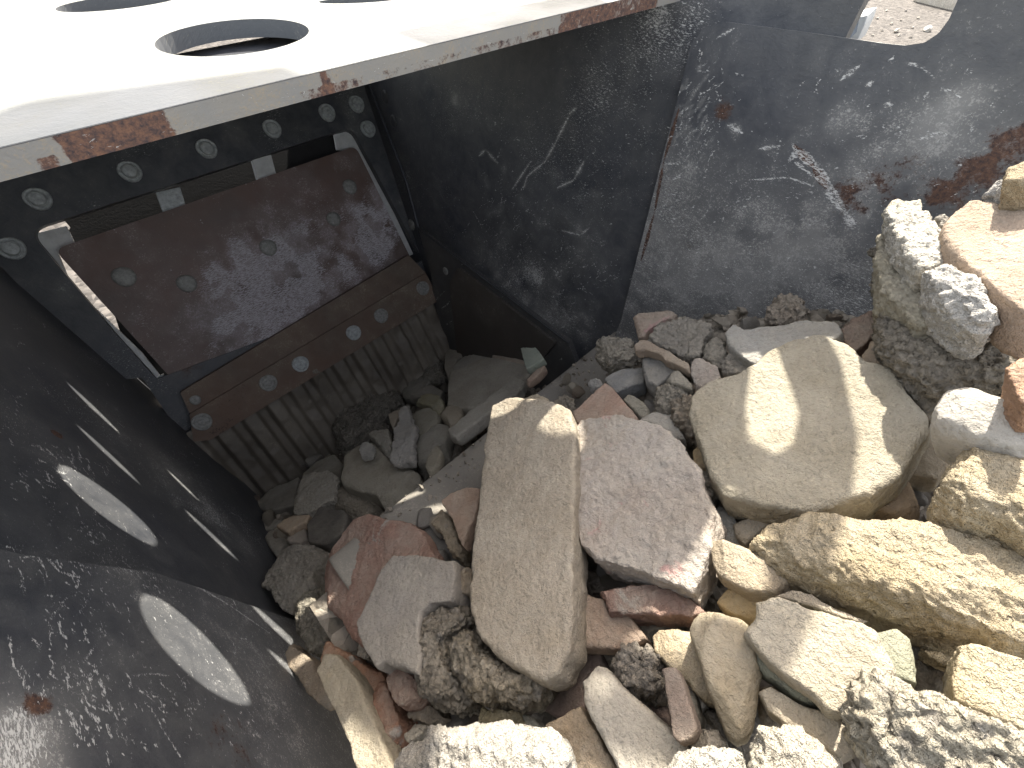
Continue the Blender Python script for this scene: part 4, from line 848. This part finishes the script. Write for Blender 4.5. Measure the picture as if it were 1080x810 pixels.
# --- the stack against the right hopper wall
T('concrete_block', 'big rough grey concrete block at the right carrying the white stones', '0',
  [(926,262),(935,248),(950,255),(975,290),(1000,325),(1040,335),(1070,325),(1110,330),(1110,412),(1062,413),(1020,406),(985,406),(950,391),(932,372),(924,340),(923,300)], .068, 'aggr', (.30, .275, .235), .06, 'b', chops=2)
T('flat_stone', 'sunlit pale grey slab leaning on the left face of the big concrete block', 'B', [(490,345),(540,322),(600,420),(660,490),(705,590),(755,690),(730,712),(640,706),(590,640),(500,560),(484,470)], .095, 'conc', (.42, .40, .32), .03, 's')
T('rock', 'white stone with a yellow crusted side standing at the top left of the stack', 'B', [(515,240),(532,200),(575,174),(632,190),(690,250),(745,305),(782,430),(740,446),(650,468),(600,420),(560,350),(530,290)], .122, 'yellowpatch', (.74, .72, .66), .04, 'a', chops=4)
T('rock', 'rounded white stone lying below the yellow crusted stone', 'B', [(650,490),(700,475),(790,478),(862,510),(905,552),(985,640),(985,672),(950,710),(900,714),(840,700),(770,660),(700,590),(660,540)], .122, 'white', (.70, .69, .66), .04, 'b')
T('flat_stone', 'large pinkish tan sandstone slab with an orange side on top of the stack', 'B', [(742,305),(800,242),(860,200),(960,204),(1080,215),(1160,222),(1160,690),(1070,655),(1010,610),(930,540),(860,480),(790,410),(750,360)], .128, 'sand', (.42, .29, .21), .03, 's', skew=(-6, 12))
T('rock', 'small white stone peeping behind the yellow crusted stone', 'B', [(718,262),(745,245),(782,250),(775,285),(745,300)], .112, 'white', (.50, .48, .44), .02)
T('rock', 'white stone behind the top of the pinkish tan slab', 'B', [(900,192),(950,156),(1000,132),(1080,115),(1160,112),(1160,225),(960,208)], .13, 'white', (.52, .52, .52), .035, 'b')
T('brick_fragment', 'red and greenish chip at the right edge, highest of the stack', 'B', [(1002,122),(1010,60),(1060,30),(1150,5),(1150,118),(1070,124)], .15, 'brick', (.38, .30, .17), .03)
T('brick_fragment', 'orange brick chip at the right edge under the pinkish tan slab', 'C', [(1018,82),(1080,40),(1160,40),(1160,230),(1080,222),(1035,150)], .125, 'brick', (.46, .24, .13), .03)
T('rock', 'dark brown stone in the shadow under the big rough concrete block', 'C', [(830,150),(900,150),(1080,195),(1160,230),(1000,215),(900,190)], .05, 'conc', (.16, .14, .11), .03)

# --- down in the jaw
Pq('flat_stone', 'pale grey slab nearest the left wall at the foot of the ribbed jaw', 'P', [(280,762),(295,690),(315,642),(400,622),(438,652),(422,720),(330,770),(295,772)], .03, 'conc', (.32, .31, .28), .035, 's')
Pq('rock', 'big dull tan lump in the middle of the pit with a flat top', 'P', [(442,650),(450,560),(500,512),(545,525),(590,572),(612,590),(700,622),(702,642),(640,722),(585,752),(560,705),(450,672)], .05, 'smooth', (.25, .235, .195), .05, 'a', chops=4)
Pq('rock', 'cracked brown lump below the big dull tan lump', 'P', [(415,710),(450,662),(520,675),(572,705),(582,762),(540,800),(470,790),(420,745)], .02, 'conc', (.20, .175, .14), .045, 'b')
Pq('stone_shard', 'tall white pointed shard standing in the pit', 'P', [(605,585),(612,490),(640,420),(665,392),(682,430),(692,500),(682,602),(620,598)], .075, 'white', (.42, .41, .40), .02, 'a', chops=3)
Pq('rock', 'smooth grey stone right of the tall white shard', 'P', [(680,560),(705,515),(760,470),(802,460),(818,500),(800,572),(740,612),(700,605)], .045, 'smooth', (.22, .215, .195), .035, 'b')
Pq('rock', 'small upright tan chip in front of the smooth grey stone', 'P', [(722,605),(740,560),(765,530),(782,560),(772,602),(738,635)], .065, 'smooth', (.27, .24, .18), .02)
Pq('rock', 'olive grey stone right behind the tall white shard', 'P', [(668,460),(690,410),(750,400),(778,440),(770,472),(705,520),(682,510)], .04, 'smooth', (.21, .20, .16), .035)
Pq('rock', 'mossy olive stone above the olive grey stone', 'P', [(690,395),(720,366),(770,370),(788,410),(770,435),(740,405)], .045, 'lime', (.24, .23, .15), .025)
Pq('tarry_lump', 'big dark lump with glassy black crumbs against the ribbed jaw', 'P', [(418,485),(430,400),(480,350),(540,315),(600,320),(650,358),(662,402),(605,425),(602,472),(540,490),(430,552),(415,520)], .03, 'tar', (.13, .125, .115), .06, 'b')
Pq('rock', 'rough grey lump at the right end of the ribbed jaw', 'P', [(698,232),(752,176),(790,210),(792,300),(720,325),(685,285)], .02, 'aggr', (.20, .195, .185), .045, 'b')
Pq('flat_stone', 'tall grey slab standing on edge beside the rough grey lump', 'P', [(800,185),(830,134),(852,160),(872,212),(835,245),(805,335),(788,280)], .04, 'smooth', (.24, .22, .19), .02, 's')
Pq('rock', 'dark grey stone right of the tarry lump', 'P', [(642,335),(682,285),(742,322),(705,375),(650,375)], .02, 'smooth', (.17, .17, .16), .035)
Pq('rock', 'low dark stone between the dark grey stone and the big flat grey slab', 'P', [(666,375),(740,328),(785,352),(770,388),(700,378)], .03, 'smooth', (.18, .175, .165), .03)
Pq('flat_stone', 'big flat grey brown slab in the pit below the cheek liner', 'P', [(798,402),(800,335),(812,292),(880,262),(950,242),(1062,270),(1078,302),(985,372),(900,412),(830,414)], .055, 'smooth', (.25, .235, .205), .025, 's')
Pq('rock', 'pinkish brown stone on the far end of the big flat grey brown slab', 'P', [(942,245),(960,208),(1042,198),(1078,262),(1060,275),(960,250)], .055, 'smooth', (.27, .215, .18), .025)
Pq('rock', 'tiny lilac grey chip against the cheek liner', 'P', [(878,197),(960,190),(962,212),(900,232)], .04, 'smooth', (.30, .27, .27), .015)
Pq('flat_stone', 'thin grey slab tucked under the big flat grey brown slab', 'P', [(858,242),(950,220),(955,246),(870,272),(815,305),(818,272)], .045, 'smooth', (.22, .215, .20), .02, 's')
Pq('stone_bar', 'long narrow grey bar lying diagonally in the pit beside the tray lip', 'P', [(800,490),(830,470),(900,410),(980,350),(1032,310),(1057,325),(1050,348),(980,402),(900,462),(832,512),(810,508)], .085, 'smooth', (.27, .26, .235), .022, 's')
Pq('rock', 'rounded brown stone above the left end of the long narrow bar', 'P', [(772,440),(800,405),(850,410),(855,450),(812,478)], .05, 'smooth', (.26, .22, .165), .03, 'b')
Pq('rock', 'pale grey piece left of the tall white shard', 'P', [(528,492),(600,480),(615,540),(600,575),(560,535),(540,512)], .06, 'conc', (.30, .29, .26), .03)
Pq('rock', 'tiny white chip lying on the big dull tan lump', 'P', [(503,542),(530,524),(552,540),(546,576),(510,582)], .075, 'white', (.40, .40, .39), .015)
Pq('rock', 'small tan chip at the tip of the tall white shard', 'P', [(600,432),(642,410),(642,442),(612,478)], .06, 'smooth', (.32, .27, .22), .02)
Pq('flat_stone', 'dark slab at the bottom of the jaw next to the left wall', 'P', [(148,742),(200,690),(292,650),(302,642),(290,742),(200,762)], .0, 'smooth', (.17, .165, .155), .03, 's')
Pq('rock', 'grey stone above the pale grey slab at the foot of the ribbed jaw', 'P', [(300,632),(330,600),(420,568),(448,600),(440,650),(340,645)], .005, 'smooth', (.23, .22, .195), .03)
Pq('rock', 'black glossy shard below the pale grey slab', 'E', [(242,130),(300,52),(400,70),(412,100),(396,162),(312,212),(250,202)], .05, 'slate', (.045, .042, .042), .03, 's')
Pq('rock', 'flat orange tan chip left of the black glossy shard', 'E', [(118,135),(190,92),(258,88),(245,120),(165,162)], .04, 'smooth', (.36, .25, .16), .015, 's')
Pq('rock', 'pinkish grey stone under the flat orange tan chip', 'E', [(152,182),(230,120),(248,200),(210,212),(180,208)], .03, 'smooth', (.27, .23, .21), .025)
Pq('rock', 'grey stone touching the left wall below the flat orange tan chip', 'E', [(62,182),(92,140),(152,148),(162,202),(112,248),(85,212)], .01, 'smooth', (.23, .22, .20), .03)
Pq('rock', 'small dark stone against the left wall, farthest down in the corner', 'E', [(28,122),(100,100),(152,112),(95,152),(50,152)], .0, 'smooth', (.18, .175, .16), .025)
Pq('rock', 'grey brown stone between the cracked lump and the tray lip', 'P', [(545,805),(585,755),(640,725),(700,650),(715,665),(620,770),(560,830)], .03, 'conc', (.22, .20, .17), .03)
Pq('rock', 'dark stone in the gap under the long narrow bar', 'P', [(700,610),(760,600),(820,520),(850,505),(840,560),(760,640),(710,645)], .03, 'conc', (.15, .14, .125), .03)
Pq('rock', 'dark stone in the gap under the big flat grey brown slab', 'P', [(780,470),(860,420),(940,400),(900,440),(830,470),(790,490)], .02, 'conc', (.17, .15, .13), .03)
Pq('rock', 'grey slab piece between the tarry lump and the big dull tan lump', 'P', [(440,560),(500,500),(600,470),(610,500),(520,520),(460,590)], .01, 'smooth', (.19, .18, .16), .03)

# --- small angular chips wedged in the gaps, one by one
chip_me = []
for k in range(7):
    r_ = random.Random(500 + k); bm = bmesh.new(); bmesh.ops.create_icosphere(bm, subdivisions=3, radius=1)
    for _ in range(14):
        d = Vector((r_.gauss(0, 1), r_.gauss(0, 1), r_.gauss(0, 1))).normalized(); m_ = max(v.co.dot(d) for v in bm.verts)
        res = bmesh.ops.bisect_plane(bm, geom=bm.verts[:] + bm.edges[:] + bm.faces[:], plane_co=d * m_ * r_.uniform(.62, .85), plane_no=d, clear_outer=True)
        ed_ = [e for e in res['geom_cut'] if isinstance(e, bmesh.types.BMEdge)]
        if ed_: bmesh.ops.edgeloop_fill(bm, edges=ed_)
    bmesh.ops.bevel(bm, geom=[e for e in bm.edges if len(e.link_faces) == 2 and e.calc_face_angle(0) > .5], offset=.035, segments=1, affect='EDGES')
    mm = bpy.data.meshes.new('stone_chip'); bm.to_mesh(mm); bm.free(); mm.materials.append(MR[('smooth', 'conc', 'sand')[k % 3]]); chip_me.append(mm)
rc_ = random.Random(91)
def chips(pts, base, per, smin, smax, label, group, pal):
    n0, d0 = (PN, PD) if base == 'T' else (QN, QD)
    for px_, py_ in pts:
        for q in range(per):
            p = on((px_ + rc_.gauss(0, 7) * (q > 0), py_ + rc_.gauss(0, 7) * (q > 0)), (n0, d0 + rc_.uniform(-.012, .010) * np.linalg.norm(n0)))
            if base == 'T' and p[0] < -.02: continue
            if base == 'T' and p[0] > .57 + .16 * p[2] - .03: continue
            if base == 'T' and p[1] > .12: p[2] = max(-.485, p[2] - .03)
            o = bpy.data.objects.new('stone_chip', rc_.choice(chip_me)); sc.collection.objects.link(o); s_ = rc_.uniform(smin, smax)
            o.location = p; o.scale = (s_ * rc_.uniform(.9, 1.5), s_ * rc_.uniform(.7, 1), s_ * rc_.uniform(.4, .8)); o.rotation_euler = (rc_.gauss(0, .5), rc_.gauss(0, .5), rc_.uniform(0, 6.3))
            c_ = rc_.choice(pal); f_ = rc_.uniform(.8, 1.2); o['tint'] = [x * f_ for x in c_]; tag(o, label, 'rock', group)
PAL = [(.34, .31, .26), (.30, .28, .25), (.38, .34, .28), (.33, .26, .20), (.27, .26, .25), (.42, .39, .34), (.30, .23, .19)]
chips([(268,528),(300,560),(285,548),(330,545),(352,520),(372,505),(400,470),(415,455),(430,440),(445,425),(452,395),(468,372),(478,395),(488,430),(470,460),(490,470),(440,510),(455,520),(400,520),(385,455),(415,480),(345,500),(330,485),(470,410),(500,360),(515,375),(540,400),(525,440),(505,455),(425,505),(395,548),(370,555),(330,575)],
      'Q', 2, .010, .021, 'small angular chip lying among the larger pieces down in the jaw', 'small chips down in the jaw', PAL)
chips([(650,395),(665,405),(705,395),(735,400),(690,430),(720,450),(640,415),(612,400),(600,385),(750,380),(760,400),(745,430),(715,425),(660,440),(700,345),(740,350),(790,345),(905,345),(620,430),(675,460),(820,350),(845,335),(880,335)],
      'T', 2, .007, .015, 'small angular chip among the rubble on the feed tray', 'small chips on the feed tray', PAL)
chips([(770,545),(755,545),(915,540),(950,520),(985,420),(1000,560),(730,640),(700,640),(665,620),(640,610),(620,640),(680,720),(700,740),(750,720),(770,740),(800,720),(960,700),(975,720),(945,745),(560,740),(540,745),(600,740),(425,740),(410,720),(395,700),(380,690),(345,660),(330,650),(320,670),(470,600),(480,620),(465,560),(300,660),(490,760),(420,765),(660,700),(640,690),(905,600),(1010,700)],
      'T', 2, .007, .016, 'small angular chip among the rubble on the feed tray', 'small chips on the feed tray', PAL)

# --- uncountable grit between and under the pieces
def fines(name, n0, d0, x0, x1, y0, y1, drop, seed, step=.004):
    X_, Y_ = np.meshgrid(np.arange(x0, x1, step), np.arange(y0, y1, step)); q = np.stack([X_.ravel(), Y_.ravel(), np.zeros(X_.size)], 1)
    z = (d0 - n0[0] * q[:, 0] - n0[1] * q[:, 1]) / n0[2] - drop + fbm(q, 14, 4, seed) * .022 + (.5 - cells(q, 45, seed)) * .014 + (.5 - cells(q, 95, seed + 1)) * .007
    q[:, 2] = z; ny, nx = X_.shape
    F_ = [(j * nx + i, j * nx + i + 1, (j + 1) * nx + i + 1, (j + 1) * nx + i) for j in range(ny - 1) for i in range(nx - 1)]
    return q, F_
qa, Fa = fines('a', PN, PD, -.075, .52, -.55, .235, .036, 3); qa[:, 2] = np.minimum(qa[:, 2], -.10)
k_ = np.clip((qa[:, 1] - .10) / .12, 0, 1) * np.clip((qa[:, 0] - .20) / .1, 0, 1) ; edge_ = np.clip((qa[:, 1] - .12 - .05 * np.clip((qa[:, 0] - .1) / .2, 0, 1)) / .03, 0, 1)
qa[:, 2] = qa[:, 2] * (1 - edge_) + edge_ * -.515 - k_ * .02
xw = .57 - .014 + .16 * qa[:, 2]; qa[:, 0] = np.minimum(qa[:, 0], xw)
qb, Fb = fines('b', QN, QD, -.13, .46, .27, .80, .022, 8)
V_ = [qa, qb]; F_ = Fa + [tuple(i + len(qa) for i in f) for f in Fb]; base_ = len(qa) + len(qb)
rg = np.random.RandomState(4); ico = bmesh.new(); bmesh.ops.create_icosphere(ico, subdivisions=1, radius=1); iv = np.array([v.co for v in ico.verts]); ifc = [[v.index for v in f.verts] for f in ico.faces]; ico.free()
extra = []
for src, npc in ((qa, 3800), (qb, 3600)):
    for t in range(npc):
        p = src[rg.randint(len(src))]; s = .0025 + .0115 * rg.rand() ** 3.0
        if src is qa and (p[1] > .2 or p[2] < -.505): continue
        A3 = np.linalg.qr(rg.randn(3, 3))[0]; v = (iv * (1 + .25 * rg.randn(len(iv), 1))) * np.array([1, .75, .5]) * s
        V_.append(v @ A3 + p + [0, 0, s * .3]); F_ += [tuple(i + base_ for i in f) for f in ifc]; base_ += len(iv)
for t in range(260):
    x = rg.uniform(.0, .5); y = .258 - abs(rg.normal(0, .06)); s = .0015 + .004 * rg.rand() ** 3; z = -.4955 + .02 * (.258 - y) * 1.0
    A3 = np.linalg.qr(rg.randn(3, 3))[0]; v = (iv * (1 + .25 * rg.randn(len(iv), 1))) * np.array([1, .75, .5]) * s
    V_.append(v @ A3 + np.array([x, y, z])); F_ += [tuple(i + base_ for i in f) for f in ifc]; base_ += len(iv)
g_ = mesh('rubble_grit', np.concatenate(V_), F_, M_GRIT); tag(g_, 'brown grit and small chips filling the gaps under the rubble', 'grit', kind='stuff')

# ------------------------------------------------------------------ outside, seen through the notch
def out_stone(name, label, c, s, col, seed, kind='white', cat='rock'):
    bm = bmesh.new(); bmesh.ops.create_icosphere(bm, subdivisions=4, radius=1); V3 = np.array([v.co for v in bm.verts]); r = np.random.RandomState(seed)
    for _ in range(9):
        d = nrm(r.randn(3)); k = r.uniform(.55, .85); m = V3 @ d; V3 -= np.clip(m - k, 0, None)[:, None] * d
    V3 = V3 * np.array(s) * (1 + .06 * fbm(V3, 3, 4, seed)[:, None])
    me = bpy.data.meshes.new(name); me.from_pydata([tuple(v) for v in V3], [], [[v.index for v in f.verts] for f in bm.faces]); bm.free()
    o = link(name, me, MR[kind]); o.location = c; o['tint'] = col; tag(o, label, cat, 'stones on the ground outside'); return o
def gp(px, py, z=GZ): return on((px, py), ((0, 0, 1), z))

c = gp(985, 8); bl = prism('concrete_curb', [(c[0] - .1, c[1] - .35, GZ), (c[0] + .35, c[1] - .5, GZ), (c[0] + .75, c[1] + .25, GZ), (c[0] + .30, c[1] + .40, GZ)], (0, 0, .22), MR['conc'], None, .01)
bl['tint'] = (.52, .50, .46); tag(bl, 'pale concrete block lying on the ground outside, seen through the notch', 'concrete block')
c = gp(978, 33); out_stone('rock', 'pale flat stone on the gravel outside, beside the right rim of the notch', (c[0], c[1], GZ + .03), (.09, .06, .04), (.48, .46, .43), 3)
c = gp(945, 34); out_stone('rock', 'long pale chip on the gravel outside, just above the rim of the notch', (c[0], c[1], GZ + .02), (.08, .03, .025), (.44, .40, .35), 5)
for k, (px_, py_) in enumerate([(915, 30), (925, 20), (935, 12), (950, 22), (962, 30), (940, 26), (930, 33), (955, 12), (968, 20), (920, 38), (948, 38), (960, 40)]):
    c = gp(px_, py_); out_stone('rock', 'small grey gravel stone scattered on the ground outside the hopper', (c[0], c[1], GZ + .01), (.03 + .008 * (k % 3), .022, .016), (.36, .33, .30), 20 + k, 'conc')
# folded bracket on the outside of the hopper, left end of the notch
for nm_, pts_, off_, m_b in (('hinge_bracket', [(893, 44), (897, 22), (905, 8), (925, -4), (905, -12), (880, -8), (872, 18), (878, 42)], .035, M_BLUE), ('bracket_foot', [(890, 42), (895, 20), (915, 16), (912, 26), (903, 46)], .06, M_PALE)):
    prism(nm_, [on(p, RIGHT(-off_)) for p in pts_], (.02, 0, .004), m_b, crusher, .001)
